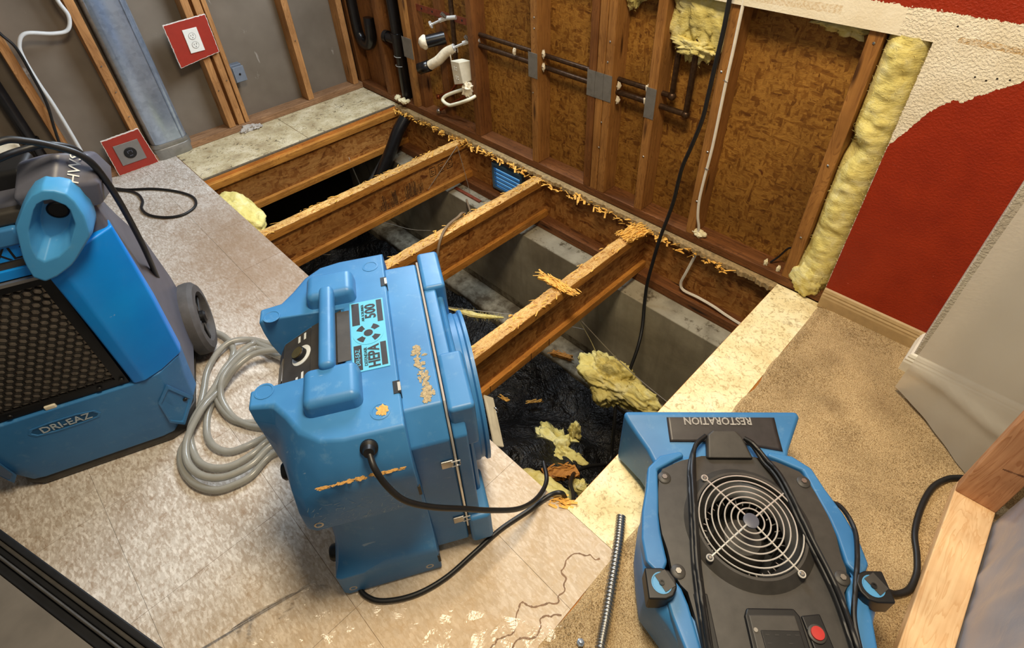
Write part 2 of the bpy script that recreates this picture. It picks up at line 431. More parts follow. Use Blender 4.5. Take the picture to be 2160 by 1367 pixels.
def m_galv(name, base, rough=.32):
    m = NT(name); co = m.co(); v = m.n('ShaderNodeRGBToBW'); m.l(m.voro(co, 55), v.inputs[0]); n = m.noise(co, 14, 5)
    k = m.math('ADD', m.math('MULTIPLY', v.outputs[0], .35), n)
    m.set(color=m.ramp(k, [(.35, tuple(c * .72 for c in base[:3]) + (1,)), (.8, base)]), rough=rough, metal=.7); m.bump(n, .05, .002); return m.mat
M['galv'] = m_galv('galvanised', S(178, 194, 216), .24)
M['galv_dull'] = m_galv('nail_plate_zinc', S(150, 148, 142), .5)
M['chrome'] = plain('chrome', S(222, 220, 214), .22, .55, var=.04)
M['steel'] = plain('steel', S(170, 168, 164), .32, .95, var=.12)
M['copper'] = plain('copper', S(150, 78, 44), .35, .9, var=.35, vs=60)
M['copper_dark'] = plain('aged_copper_pipe', S(78, 58, 42), .42, .7, var=.4, vs=70)
M['strap_rust'] = plain('copper_strap', S(132, 66, 44), .5, .4, var=.3, vs=60)
M['brass'] = plain('brass', S(168, 138, 76), .35, .9, var=.2)
M['abs'] = plain('black_abs_pipe', S(20, 19, 20), .28, spec=.5, var=.3, vs=30)
M['rubber'] = plain('black_rubber_cable', S(22, 22, 23), .45, spec=.45, var=.3, vs=60)
M['black'] = plain('black_plastic', S(58, 55, 51), .5, spec=.45, var=.22, vs=30, bump=.1)
M['black_dk'] = plain('black_plastic_dark', S(20, 20, 21), .45, spec=.4, var=.25, vs=30)
M['greyplas'] = plain('slate_plastic', S(84, 86, 98), .42, spec=.45, var=.12, vs=18)
M['tire'] = plain('grey_tyre', S(74, 72, 72), .7, var=.2, vs=30, bump=.2)
M['white'] = plain('white_plastic', S(228, 226, 218), .4, var=.04)
M['white_dirty'] = plain('white_painted_metal', S(214, 206, 184), .55, var=.1, vs=30)
M['cream_pipe'] = plain('cream_pipe', S(226, 218, 190), .4, var=.08)
M['putty'] = plain('white_putty', S(222, 208, 180), .75, var=.18, vs=50, bump=.6)
M['foam'] = plain('expanding_foam', S(232, 220, 180), .8, var=.12, vs=60, bump=.7)
M['romex'] = plain('white_cable', S(222, 214, 198), .45, var=.08)
M['wire'] = plain('steel_wire', S(196, 190, 176), .35, .7, var=.15)
M['grey_cable'] = plain('grey_cable', S(128, 108, 84), .5, var=.15)
M['outlet_dk'] = plain('dark_slots', S(24, 22, 22), .5)
M['steelplate'] = plain('brushed_plate', S(150, 148, 146), .38, .75, var=.06)
M['red_btn'] = plain('red_switch', S(176, 48, 44), .35, var=.1)
def m_blue(name, hi, lo, dust=.35):
    m = NT(name); co = m.co(); a = m.noise(co, 5, 4); b = m.noise(co, 30, 6, .7); c = m.noise(co, 120, 4, .7)
    col = m.ramp(a, [(.3, lo), (.7, hi)])
    col = m.mix(m.ramp(b, [(.56, (0, 0, 0)), (.8, (dust, dust, dust))]), col, S(120, 160, 188))
    mp = m.co((10, 70, 30), 'Object', (.4, .2, .7)); s1 = m.noise(mp, 1.3, 3)
    col = m.mix(m.ramp(s1, [(.73, (0, 0, 0)), (.77, (.4, .4, .4))]), col, S(176, 200, 214))
    m.set(color=col, rough=m.math('ADD', .34, m.math('MULTIPLY', b, .2)), spec=.45); m.bump(c, .05, .0006); return m.mat
M['blue'] = m_blue('blue_plastic', S(60, 124, 178), S(46, 106, 160), .45)
M['blue_lit_tone'] = m_blue('blue_plastic_clean_lit', S(8, 138, 226), S(4, 120, 212), .06)  # lit upper front of the dehumidifier: extra brightness put into the base colour
M['blue_lite'] = m_blue('blue_plastic_faded', S(84, 150, 194), S(70, 136, 182))
M['blue_label'] = plain('label_cyan', S(88, 172, 204), .4, var=.04)
M['label_dk'] = plain('label_dark', S(44, 40, 42), .4, var=.2, vs=60)
M['label_lt'] = plain('label_light', S(210, 214, 214), .4, var=.04)
M['dust'] = plain('sawdust', S(196, 150, 84), .95, var=.3, vs=200, bump=.6)
def m_dust(name, col, th):
    m = NT(name); co = m.co(); n = m.noise(co, 110, 4, .7); n2 = m.noise(co, 24, 3)
    m.set(color=m.ramp(n, [(.3, tuple(c * .7 for c in col[:3]) + (1,)), (.7, col)]), rough=.95, spec=.1)
    return m.mat
def m_ins():
    m = NT('glass_wool'); co = m.co((1, 1, 1), 'World'); a = m.noise(co, 14, 5, .65, .8); b = m.noise(m.co((60, 60, 160), 'World'), 1, 5, .7, .4)
    col = m.ramp(a, [(.25, S(206, 186, 100)), (.5, S(234, 220, 140)), (.75, S(246, 240, 190))])
    col = m.mix(m.ramp(b, [(.4, (.25, .25, .25)), (.65, (0, 0, 0))]), col, S(206, 186, 100))
    m.set(color=col, rough=.95, spec=.1, Subsurface_Weight=.0); m.bump(b, .8, .006); return m.mat
M['ins'] = m_ins()
M['ins_dirty'] = plain('glass_wool_dirty', S(120, 112, 84), .95, var=.3, vs=30, bump=.6)
def m_glassy(name, color, rough, alpha=None, trans=1.0, ior=1.4):
    m = NT(name); co = m.co(); n = m.noise(co, 30, 3)
    m.set(color=color, rough=rough, spec=.5, Transmission_Weight=trans, IOR=ior)
    if alpha is not None: m.b.inputs['Alpha'].default_value = alpha
    m.bump(n, .05, .002); return m.mat
M['hose'] = plain('clear_vinyl_hose', S(158, 156, 146), .25, spec=.6, var=.1, vs=20)
M['hose'].node_tree.nodes['Principled BSDF'].inputs['Alpha'].default_value = .72
M['hose'].node_tree.nodes['Principled BSDF'].inputs['Transmission Weight'].default_value = .15
def m_sheet(name, col, alpha, trl, rough, ior=1.45):
    """plastic film: part see-through, part translucent white"""
    m = NT(name); t = m.t; out = t.nodes['Material Output']
    co = m.co((1, 1, 1), 'World'); n = m.noise(co, 7, 5, .6, .8)
    tr = m.n('ShaderNodeBsdfTransparent'); tl = m.n('ShaderNodeBsdfTranslucent'); df = m.n('ShaderNodeBsdfDiffuse'); gl = m.n('ShaderNodeBsdfGlossy')
    tl.inputs[0].default_value = col; df.inputs[0].default_value = col; gl.inputs['Roughness'].default_value = rough
    bp = m.n('ShaderNodeBump'); bp.inputs['Strength'].default_value = .5; bp.inputs['Distance'].default_value = .01; m.l(n, bp.inputs['Height'])
    m.l(bp.outputs[0], gl.inputs['Normal'])
    a = m.n('ShaderNodeMixShader'); a.inputs[0].default_value = trl; m.l(df.outputs[0], a.inputs[1]); m.l(tl.outputs[0], a.inputs[2])
    b = m.n('ShaderNodeMixShader'); b.inputs[0].default_value = alpha; m.l(a.outputs[0], b.inputs[1]); m.l(tr.outputs[0], b.inputs[2])
    fr = m.n('ShaderNodeFresnel'); fr.inputs[0].default_value = ior; m.l(bp.outputs[0], fr.inputs['Normal'])
    c = m.n('ShaderNodeMixShader'); m.l(fr.outputs[0], c.inputs[0]); m.l(b.outputs[0], c.inputs[1]); m.l(gl.outputs[0], c.inputs[2])
    m.l(c.outputs[0], out.inputs[0]); return m.mat
M['film'] = m_sheet('clear_film', (.9, .86, .78, 1), .96, .5, .12, 1.28)
M['sheet'] = m_sheet('milky_plastic', S(236, 228, 210), .30, .45, .35)
M['sheet_daylit_tint'] = m_sheet('milky_plastic_daylit', S(200, 206, 226), .18, .5, .35)  # same milky plastic, window light from beyond painted in as a bluish tint
def m_grille():
    return plain('grille_black', S(34, 32, 30), .4, spec=.5, var=.3, vs=60)
M['grille'] = m_grille()
M['filter'] = plain('filter_grey', S(186, 170, 150), .7, var=.35, vs=120, bump=.5)
M['glass_dk'] = plain('dark_glass', S(92, 86, 78), .22, spec=.6, var=.25, vs=6)
M['stain_line'] = plain('stain_line', S(120, 88, 58), .6, var=.3, vs=50)
def m_vent():
    m = NT('daylight_through_vent'); m.set(color=S(90, 150, 200), rough=.6)
    m.b.inputs['Emission Color'].default_value = S(120, 190, 240); m.b.inputs['Emission Strength'].default_value = .6; return m.mat
M['vent_sky'] = m_vent()
M['vent'] = plain('vent_metal', S(96, 140, 176), .3, .6, var=.15)
M['blue_h'] = m_blue('blue_plastic_hood', S(72, 150, 204), S(60, 136, 194), .2)
M['badge_grey'] = plain('badge_grey', S(168, 180, 188), .4, var=.05)
# ------------------------------------------------------------------ floor
def rbox(x0, x1, y0, y1, z0, z1): return MB().box(x0, x1, y0, y1, z0, z1)
fl = MB()
fl.box(-0.10, 0.40, -3.2, -0.0, -0.022, -0.004)
fl.box(0.40, 3.02, -3.2, -1.235, -0.022, -0.004)
fl.box(2.855, 3.02, -1.235, -0.0, -0.022, -0.004)
fl.box(3.02, 4.6, -3.2, -0.0, -0.022, -0.004)
floor = fl.build('floor', M['raw_edge']); tag(floor, kind='structure')
# resilient tiles glued on the front part (seams every 0.352 m)
T = .352; xs = [1.60 + T * k for k in range(-5, 5)]; ys = [-2.10 + T * k for k in range(-3, 4)]
xs = [-0.09] + [x for x in xs if -.05 < x < 3.0] + [3.02]; ys = [-3.1] + [y for y in ys if y < -1.3] + [-1.222]
for i in range(len(xs) - 1):
    for j in range(len(ys) - 1):
        g = .0004
        y1 = ys[j + 1]
        MB().box(xs[i] + g, xs[i + 1] - g, ys[j] + g, y1 - (g if j < len(ys) - 2 else 0), -.0045, random.uniform(-.0002, .0002)).build('vinyl_tile', M['vinyl'], floor)
# strip along the left stud wall, strip at the right edge of the opening
for (a, b) in ((-1.22, -0.62), (-0.618, -0.004)):
    MB().box(-.0, .397, a + .001, b, -.0045, 0).build('subfloor_panel', M['sub_left'], floor)
MB().box(2.857, 3.02, -1.221, -.004, -.0045, 0).build('subfloor_panel', M['sub_right'], floor)
MB().box(-.09, -.0005, -1.22, 0, -.0045, -.001).build('subfloor_panel', M['sub_left'], floor)
# dark cut line and raised rim on the left strip
MB().box(.384, .3985, -1.218, -.03, -.004, .0022).build('felt_edge', plain('felt', S(96, 84, 66), .9, var=.3, vs=80), floor)
# carpet
cp = MB()
def cfn(u, v):
    x = 3.02 + u * 1.5; y = -3.1 + v * 3.1
    x += .012 * (mnoise.noise((0, y * 9, 0))) * (1 if u < .02 else 0)
    return (x, y, .012 * min(1, u * 40) + .002 * mnoise.noise((x * 7, y * 7, 3)))
cp.grid(cfn, 60, 90)
carpet = cp.build('floor_carpet', M['carpet'], smooth=True); tag(carpet, kind='structure')
# carpet pile: short upright tufts, denser close to the camera
pm = MB()
for k in range(52000):
    y = -1.5 + 1.5 * random.random() ** .9; x = 3.025 + .75 * random.random()
    if y < -1.0 and 3.2 < x < 3.45: continue
    h = random.uniform(.004, .008); a = random.random() * 2 * PI; w = .0011
    dx, dy = w * math.cos(a), w * math.sin(a); tx, ty = random.uniform(-.004, .004), random.uniform(-.004, .004)
    z = .010
    pm.add([(x - dx, y - dy, z), (x + dx, y + dy, z), (x + tx, y + ty, z + h)], [(0, 1, 2)])
pile = pm.build('carpet_pile', M['carpet'], carpet, fixn=False, kind='stuff')

# ------------------------------------------------------------------ back wall
wb = MB().box(-.15, 3.02, .089, .101, -.3, 2.6)
wall_back = wb.build('wall_back', M['osb']); tag(wall_back, kind='structure')
def stud(x0, x1, mat='stud', z0=.038, z1=1.35, y0=0.0, y1=.0888):
    return MB().box(x0, x1, y0, y1, z0, z1).build('stud', M[mat], wall_back, bevel=.0025, seg=1)
for a, b, m in ((-.044, -.004, 'stud_old'), (.292, .332, 'stud_old'), (.568, .606, 'stud'), (1.13, 1.170, 'stud_old'), (1.560, 1.600, 'stud'),
                (1.890, 1.928, 'stud_old'), (1.932, 1.970, 'stud'), (1.973, 2.011, 'stud'), (2.180, 2.220, 'stud'), (2.445, 2.483, 'stud'), (2.857, 2.898, 'stud')):
    stud(a, b, m)
MB().box(.60, .65, .03, .0888, .038, 1.35).build('stud', M['stud_old'], wall_back)
MB().box(.04, .30, .05, .0888, .038, 1.35).build('backing_board', M['stud_old'], wall_back)
MB().box(.80, .86, .06, .0888, .038, 1.35).build('backing_board', M['stud_old'], wall_back)
MB().box(-.09, 3.03, 0.0, .0888, 0, .038).build('bottom_plate', M['plate'], wall_back, bevel=.002, seg=1)
# ragged remains of the subfloor under the plate
rg = MB(); n = 420
prof = []
for k in range(n + 1):
    x = .40 + (2.857 - .40) * k / n
    prof.append((x, -.028 - .014 * (mnoise.noise((x * 9, 0, 1)) + .7 * mnoise.noise((x * 38, 0, 2)) + .5 * random.random())))
top = [(x, y, -.002) for x, y in prof]; bot = [(x, y - .006 * random.random(), -.020) for x, y in prof]
for k in range(n):
    rg.add([(prof[k][0], 0, -.001), top[k], top[k + 1], (prof[k + 1][0], 0, -.001)], [(0, 1, 2, 3)])
    rg.add([top[k], bot[k], bot[k + 1], top[k + 1]], [(0, 1, 2, 3)])
rg.build('subfloor_remnant', plain('weathered_edge', S(146, 122, 82), .8, var=.45, vs=60, bump=.6), wall_back, fixn=False)
# yellow torn fibres along that edge
sp = MB()
def shard(mb, p, L, w, ax, tilt=.3):
    d = Vector((math.cos(ax), math.sin(ax), random.uniform(-tilt, tilt))).normalized(); s = d.cross(Vector((0, 0, 1))).normalized(); u = s.cross(d)
    p = Vector(p); t = w * .35
    a = p - d * L / 2; b = p + d * L / 2
    mid = p + u * t
    mb.add([a + s * w * random.uniform(.1, .5), a - s * w * random.uniform(.1, .5), b - s * w * random.uniform(.1, .6), b + s * w * random.uniform(.1, .6), mid + s * w * .5, mid - s * w * .5],
           [(0, 1, 5, 4), (4, 5, 2, 3), (0, 4, 3), (1, 2, 5)])
for k in range(620):
    x = random.uniform(.42, 2.70); wgt = .5 + .5 * mnoise.noise((x * 4, 5, 0))
    if random.random() > wgt: continue
    shard(sp, (x, random.uniform(-.060, -.026), random.uniform(-.030, -.006)), random.uniform(.008, .05), random.uniform(.003, .014), random.uniform(-1.2, 1.2), .8)
sp.build('torn_fibres', M['splinter'], wall_back, fixn=False, kind='stuff')
# drywall sheet left on the wall: strip over the opening and the part to its right
dp = MB()
dp.box(1.2, 3.40, -.0127, 0, .939, 1.9)
dp.build('drywall_panel', M['drywall'], wall_back)
dp = MB().box(3.014, 3.345, -.0127, 0, .04, .9388)
dp.build('drywall_panel', M['drywall'], wall_back)
ge = MB()
for k in range(150):
    z = .045 + (.937 - .045) * k / 150; a = random.uniform(.001, .006)
    ge.add([(3.0145, -.0132, z), (3.0145 - a * .6, -.011, z + .003), (3.0145, -.0132, z + .0065), (3.0145, -.003, z + .003)], [(0, 1, 2), (0, 3, 1), (1, 3, 2)])
ge.build('torn_paper_edge', M['gypsum'], wall_back, fixn=False, kind='stuff')
# wall behind the remaining drywall, and its framing
MB().box(3.02, 3.6, .02, .101, -.3, 2.6).build('sheathing', M['osb'], wall_back)
MB().box(3.018, 3.056, 0.0005, .0888, .038, 1.35).build('stud', M['stud'], wall_back)
# screws and nails left in the studs
def nailhead(x, z, y=0.0):
    return MB().lathe([(.0, -.0035), (.0028, -.0035), (.0042, -.002), (.0016, 0), (.0012, .004)], 8, axisM((x, y, z), (0, 1, 0))).build('nail', M['steel'], wall_back, fixn=False)
for x, z in ((1.585, .735), (1.585, .69), (1.572, .40), (1.99, .72), (1.985, .64), (1.975, .38), (1.97, .26), (2.879, .905), (2.878, .52), (2.877, .23), (2.46, .72), (2.47, .42), (2.2, .3), (2.468, .2)):
    nailhead(x, z)
# foam and debris on the plate are below
# ------------------------------------------------------------------ right return wall (grey) and baseboards
wr = MB().box(3.333, 4.6, -.130, -.0005, 0, 2.6)
wall_right = wr.build('wall_right', M['greywall'], bevel=.004, seg=2); tag(wall_right, kind='structure')
def bb(path, name, mat):
    """baseboard profile swept along a wall: path = list of (x, y) on the wall face, outward normal given per run"""
    prof = [(0, 0), (.014, 0), (.014, .045), (.012, .052), (.0125, .058), (.009, .064), (.010, .069), (.006, .078), (.0, .082)]
    mb = MB()
    rings = []
    for (x, y, nx, ny) in path:
        rings.append([Vector((x + nx * d, y + ny * d, z + .004)) for d, z in prof])
    mb.loft(rings); return mb
b = bb([(3.014, -.0128, 0, -1), (3.3325, -.0128, -0.0, -1)], '', None).build('baseboard_back', plain('tan_base', S(176, 148, 104), .5, var=.1, vs=40), None); tag(b, kind='structure')
b = bb([(3.333, -.0125, -1, 0), (3.333, -.130, -1, -1), (3.8, -.130, 0, -1)], '', None).build('baseboard_right', plain('white_base', S(232, 226, 210), .45, var=.05), None); tag(b, kind='structure')

# ------------------------------------------------------------------ left wall
wl = MB().box(-.102, -.089, -3.2, .089, 0, 2.6)
wall_left = wl.build('wall_left', M['drypaper']); tag(wall_left, kind='structure')
for a, b in ((-1.668, -1.630), (-1.362, -1.322), (-.897, -.859), (-.843, -.806), (-.800, -.776), (-.392, -.353), (-.064, -.026)):
    MB().box(-.0888, 0, a, b, .038, 1.5).build('stud', M['stud_l'], wall_left, bevel=.0025, seg=1)
MB().box(-.0888, -.03, -.857, -.844, .038, 1.5).build('shim', M['stud_old'], wall_left)
MB().box(-.0888, 0, -3.1, -.0, 0, .037).build('bottom_plate', M['plate_l'], wall_left, bevel=.002, seg=1)
for y, z in ((-.82, .30), (-.88, .26), (-1.345, .53), (-1.34, .40), (-1.338, .27), (-.374, .40)):
    MB().lathe([(.0, -.003), (.0035, -.003), (.001, 0)], 8, axisM((0.001, y, z), (-1, 0, 0))).build('nail', M['steel'], wall_left, fixn=False)
# torn putty at the stud foot
pt = MB()
def lump(c, r, sc=(1, 1, 1), seed=0, amp=.35, nu=14, nv=9, freq=2.2):
    mb_v = []; c = Vector(c)
    for j in range(nv + 1):
        th = PI * j / nv
        for i in range(nu):
            ph = 2 * PI * i / nu
            d = Vector((math.sin(th) * math.cos(ph), math.sin(th) * math.sin(ph), math.cos(th)))
            k = 1 + amp * mnoise.noise(d * freq + Vector((seed, seed * .7, 0)))
            mb_v.append(c + Vector((d.x * sc[0], d.y * sc[1], d.z * sc[2])) * r * k)
    fs = []
    for j in range(nv):
        for i in range(nu): fs.append((j * nu + i, j * nu + (i + 1) % nu, (j + 1) * nu + (i + 1) % nu, (j + 1) * nu + i))
    return mb_v, fs
for k, (y, x, r) in enumerate(((-.80, .015, .03), (-.76, .03, .022), (-.83, .03, .02))):
    pt.add(*lump((x, y, .008), r, (1, 1.5, .6), k * 3, .6, 20, 12, 3))
pt.build('torn_drywall_scrap', plain('grey_scrap', S(176, 168, 158), .8, var=.2, vs=60, bump=.5), wall_left, smooth=True)

# ------------------------------------------------------------------ crawl space
def stemgrid():
    mb = MB(); mb.box(-.2, 4.6, -.155, .06, -.88, -.31); return mb
st = stemgrid().build('foundation_wall', M['concrete'], bevel=.006, seg=2); tag(st, kind='structure')
ft = MB().box(-.2, 4.6, -.305, .06, -1.12, -.8805).build('foundation_footing', M['concrete'], bevel=.02, seg=2); tag(ft, kind='structure')
cs = MB(); cs.box(-.3, -.2, -3.3, .1, -1.2, -.03); cs.box(-.3, 4.7, -3.4, -3.3, -1.2, -.03); cs.box(4.6, 4.7, -3.3, .1, -1.2, -.03)
o = cs.build('crawlspace_light_block', M['soil']); tag(o, kind='structure')  # unseen dark walls added to stop world light leaking under the floor
o = MB().box(-.3, 4.7, -3.4, .1, -1.22, -1.18).build('ground', M['soil']); tag(o, kind='structure')
def polyfn(u, v):
    x = -.15 + 4.6 * u; y = -3.2 + 2.93 * v
    rx, ry = x * .8 + y * .6, y * .8 - x * .6
    z = -1.06 + .02 * mnoise.noise((x * 1.6, y * 1.6, 0)) + .045 * (1 - abs(mnoise.noise((rx * 1.2, ry * 4.2, 4)))) ** 3 + .016 * (1 - abs(mnoise.noise((rx * 6, ry * 2.5, 8)))) ** 4 + .003 * mnoise.noise((x * 30, y * 30, 8))
    if v > .93: z += (v - .93) * 1.6
    # bunched fold near the opening
    dx, dy = x - 2.45, y + .78
    z += .16 * math.exp(-((dx / .28) ** 2 + (dy / .22) ** 2)) * (1 + .5 * mnoise.noise((x * 7, y * 9, 2)))
    dx, dy = x - 2.2, y + 1.0
    z += .22 * math.exp(-((dx / .25) ** 2 + (dy / .2) ** 2)) * (1 + .5 * mnoise.noise((x * 9, y * 6, 5)))
    return (x, y, z)
o = MB().grid(polyfn, 330, 220).build('vapour_barrier', M['poly'], smooth=True, ang=180, fixn=False)
tag(o, 'crumpled black plastic vapour barrier covering the crawl space ground', 'plastic sheet')
# rim board and mud sill
o = MB().box(-.1, 3.4, .012, .040, -.262, -.0225).build('rim_board', M['osb_web']); tag(o, kind='structure')
o = MB().box(-.1, 3.4, -.048, .075, -.3095, -.2625).build('mud_sill', M['plate'], bevel=.002, seg=1); tag(o, kind='structure')

# ------------------------------------------------------------------ I-joists
JL = {}
def joist(x0, label, y0=-1.9, splin=True, z0=-.262, z1=-.0225, w=.053, fibres=True):
    t = empty('floor_joist', (x0 + w / 2, -1.2, z0), 0, label, 'joist', 'floor joists bridging the opening')
    h = .038
    MB().box(x0, x0 + w, y0, .011, z1 - h, z1).build('top_flange', M['flange'], t, True, bevel=.002, seg=1)
    MB().box(x0, x0 + w, y0, .011, z0, z0 + h).build('bottom_flange', M['flange'], t, True, bevel=.002, seg=1)
    MB().box(x0 + w / 2 - .0055, x0 + w / 2 + .0055, y0, .011, z0 + h + .0002, z1 - h - .0002).build('web', M['osb_web'], t, True)
    if fibres:
        # torn subfloor residue glued on the top edge
        mb = MB(); ny = 190
        def fn(u, v):
            y = -1.22 + 1.19 * v; xx = x0 + w * u
            e = .004 * mnoise.noise((xx * 40, y * 22, x0)) + .003 * mnoise.noise((xx * 90, y * 60, x0))
            ed = .003 * mnoise.noise((y * 45, x0, 7)) * (1 if u in (0, 1) else 0)
            return (xx + ed, y, z1 + .0012 + max(-.001, .004 + e) * (1 if 0 < u < 1 else .3))
        mb.grid(fn, 6, ny); mb.build('glued_residue', M['resid'], t, True, smooth=True, fixn=False)
        sb = MB()
        for k in range(230):
            y = random.uniform(-1.2, -.03); g = .5 + .5 * mnoise.noise((y * 6, x0, 3))
            if random.random() > g * .9: continue
            shard(sb, (x0 + random.uniform(-.004, w + .006), y, z1 + random.uniform(.003, .012)), random.uniform(.008, .035), random.uniform(.002, .006), PI / 2 + random.uniform(-.9, .9), .25)
        sb.build('splinters', M['splinter'], t, True, fixn=False, kind='stuff')
    return t
M['resid'] = osb('glued_residue', S(222, 172, 96), S(150, 92, 36), S(240, 200, 128), S(120, 60, 24), scale=2.4, sc3=(1.4, .6, 1))
JL[1] = joist(.372, 'I-joist under the floor strip by the left stud wall', fibres=False)
JL[2] = joist(1.004, 'I-joist with black stamped printing on its web, second from the left wall')
JL[3] = joist(1.605, 'middle I-joist crossing the opening right behind the air scrubber')
JL[4] = joist(2.226, 'I-joist nearest the red wall with a torn wood scrap across it')
# printing on the web of the second joist (plain dark blocks and bars)
pr = MB(); xw = 1.004 + .0265 + .0057
for k in range(46):
    y = -.62 + .0052 * k + (0.05 if k > 22 else 0); h = random.choice((.03, .05, .075, .085)); zb = -.205
    pr.box(xw, xw + .0004, y, y + random.uniform(.001, .0035), zb, zb + h)
for k in range(10):
    pr.box(xw, xw + .0004, -.60 + .026 * k, -.60 + .026 * k + .02, -.212, -.208)
for k in range(3):
    y0 = -.275 + .06 * k; zb = -.15
    for (a, b2, c, d) in ((0, .04, 0, .004), (0, .04, .05, .054), (0, .003, 0, .054), (.037, .04, 0, .054), (.01, .03, .012, .016), (.01, .03, .026, .03), (.01, .013, .012, .042)):
        if k == 1 and a == .037: continue
        pr.box(xw, xw + .0004, y0 + a, y0 + b2, zb + c, zb + d)
pr.build('stamped_print', plain('ink', S(38, 26, 18), .8), JL[2], True, fixn=False, kind='stuff')
# saw kerfs on the last joist
M['kerf'] = plain('kerf', S(60, 24, 14), .8)
for y in (-.985, -.765, -.66): MB().box(2.2785, 2.2795, y, y + .003, -.2622, -.2225).build('saw_kerf', M['kerf'], JL[4], True)
# ------------------------------------------------------------------ air scrubber (blue box with handle and latched lid)
sc = empty('air_scrubber', (2.618, -1.749, 0), math.radians(60), 'scuffed blue portable air scrubber with carry handle and HEPA 500 label', 'air scrubber')
YC = .3135
def ring_y(pts, z):
    """near-side outline mirrored to the far side"""
    near = [(x, y, z) for x, y in pts]; far = [(x, 2 * YC - y, z) for x, y in reversed(pts)]
    return [Vector(p) for p in near + far]
LV = [
 (.001, [(.230, .004), (.12, .004), (.06, .004), (.012, .004), (.001, .008), (.008, .06), (.008, .15), (.008, .213), (.008, .222)]),
 (.008, [(.232, .0), (.12, .0), (.06, .0), (.008, .0), (-.004, .005), (-.004, .06), (-.005, .15), (-.005, .213), (-.005, .222)]),
 (.092, [(.232, .0), (.12, .0), (.06, .0), (.008, .0), (-.004, .006), (-.004, .06), (-.005, .15), (-.005, .213), (-.005, .222)]),
 (.112, [(.232, .008), (.12, .010), (.065, .012), (.026, .016), (.006, .03), (.002, .07), (.0, .15), (.0, .213), (.0, .222)]),
 (.140, [(.232, .026), (.12, .028), (.075, .030), (.036, .036), (.012, .056), (.006, .10), (.003, .16), (.003, .213), (.003, .222)]),
 (.215, [(.232, .038), (.12, .041), (.080, .046), (.046, .054), (.020, .074), (.008, .10), (.003, .16), (.003, .213), (.003, .222)]),
 (.318, [(.232, .036), (.12, .039), (.080, .044), (.044, .052), (.018, .072), (.008, .10), (.003, .16), (.003, .213), (.003, .222)]),
 (.330, [(.232, .0), (.12, .0), (.06, .0), (.016, .0), (-.004, .010), (-.012, .06), (-.02, .15), (-.02, .213), (-.02, .222)]),
 (.385, [(.232, .0), (.12, .0), (.06, .0), (.016, .002), (-.006, .016), (-.018, .07), (-.032, .155), (-.035, .213), (-.035, .222)]),
 (.430, [(.232, .0), (.12, .0), (.058, .002), (.016, .014), (-.008, .04), (-.024, .10), (-.046, .160), (-.048, .213), (-.047, .222)]),
 (.470, [(.232, .0), (.12, .001), (.056, .010), (.018, .034), (-.008, .074), (-.028, .125), (-.060, .165), (-.060, .213), (-.025, .222)]),
 (.510, [(.232, .020), (.12, .021), (.064, .030), (.026, .060), (.000, .105), (-.022, .148), (-.064, .168), (-.064, .213), (.045, .222)]),
 (.545, [(.232, .039), (.12, .040), (.072, .050), (.034, .082), (.008, .126), (-.018, .160), (-.064, .169), (-.064, .213), (.125, .222)]),
 (.550, [(.230, .046), (.12, .047), (.076, .056), (.040, .088), (.014, .130), (-.012, .166), (-.060, .173), (-.060, .210), (.128, .224)]),
]
mb = MB(); mb.loft([ring_y(p, z) for z, p in LV])
body = mb.build('body_shell', M['blue'], sc, bevel=.004, seg=2)
# filter housing and lid: rounded outlines in the Y-Z plane, extruded along X
def outl(y0, y1, z0, z1, c0, c1):
    return [(y0, z0 + c0), (y0 + c0, z0), (y1 - c0, z0), (y1, z0 + c0), (y1, z1 - c1), (y1 - c1 * .8, z1), (y0 + c1 * .8, z1), (y0, z1 - c1)]
def xprism(poly, x0, x1): return MB().loft([[Vector((x0, y, z)) for y, z in poly], [Vector((x1, y, z)) for y, z in poly]])
xprism(outl(.040, .587, .012, .532, .02, .062), .228, .3105).build('filter_housing', M['blue'], sc, bevel=.006, seg=3)
xprism(outl(.046, .581, .016, .525, .02, .06), .3105, .3175).build('lid_gasket', M['black_dk'], sc)
xprism(outl(.042, .585, .020, .528, .02, .06), .3175, .347).build('lid', M['blue'], sc, bevel=.005, seg=2)
lidw = MB()
# chrome trim line along the lid seam
tr = [(.3140, .040 + .0, .10), (.3140, .0385, .465), (.3140, .0885, .5335), (.3140, .5385, .5335), (.3140, .5885, .465)]
MB().tube([Vector(p) for p in tr], .0026, 6).build('seam_trim', M['chrome'], sc, smooth=True)
# thick lugs on the lid
for (a, b, c, d) in ((.43, .575, .40, .537), (.060, .215, .40, .537), (.030, .16, .02, .14), (.46, .59, .02, .14)):
    MB().box(.3172, .372, a, b, c, d).build('lid_lug', M['blue'], sc, bevel=.010, seg=3)
MB().box(.346, .362, .10, .53, .06, .50).build('lid_panel', M['blue'], sc, bevel=.008, seg=2)
# intake collar
Mx = axisM((.346, YC, .285), (1, 0, 0), (0, 1, 0))
MB().lathe([(.190, 0), (.190, .030), (.186, .034), (.186, .042), (.193, .046), (.193, .054), (.178, .054), (.178, .01), (.02, .01)], 56, Mx).build('intake_collar', M['blue'], sc, smooth=True, ang=35)
MB().lathe([(.177, .011), (.0, .012)], 40, Mx, cap=False).build('prefilter', M['filter'], sc)
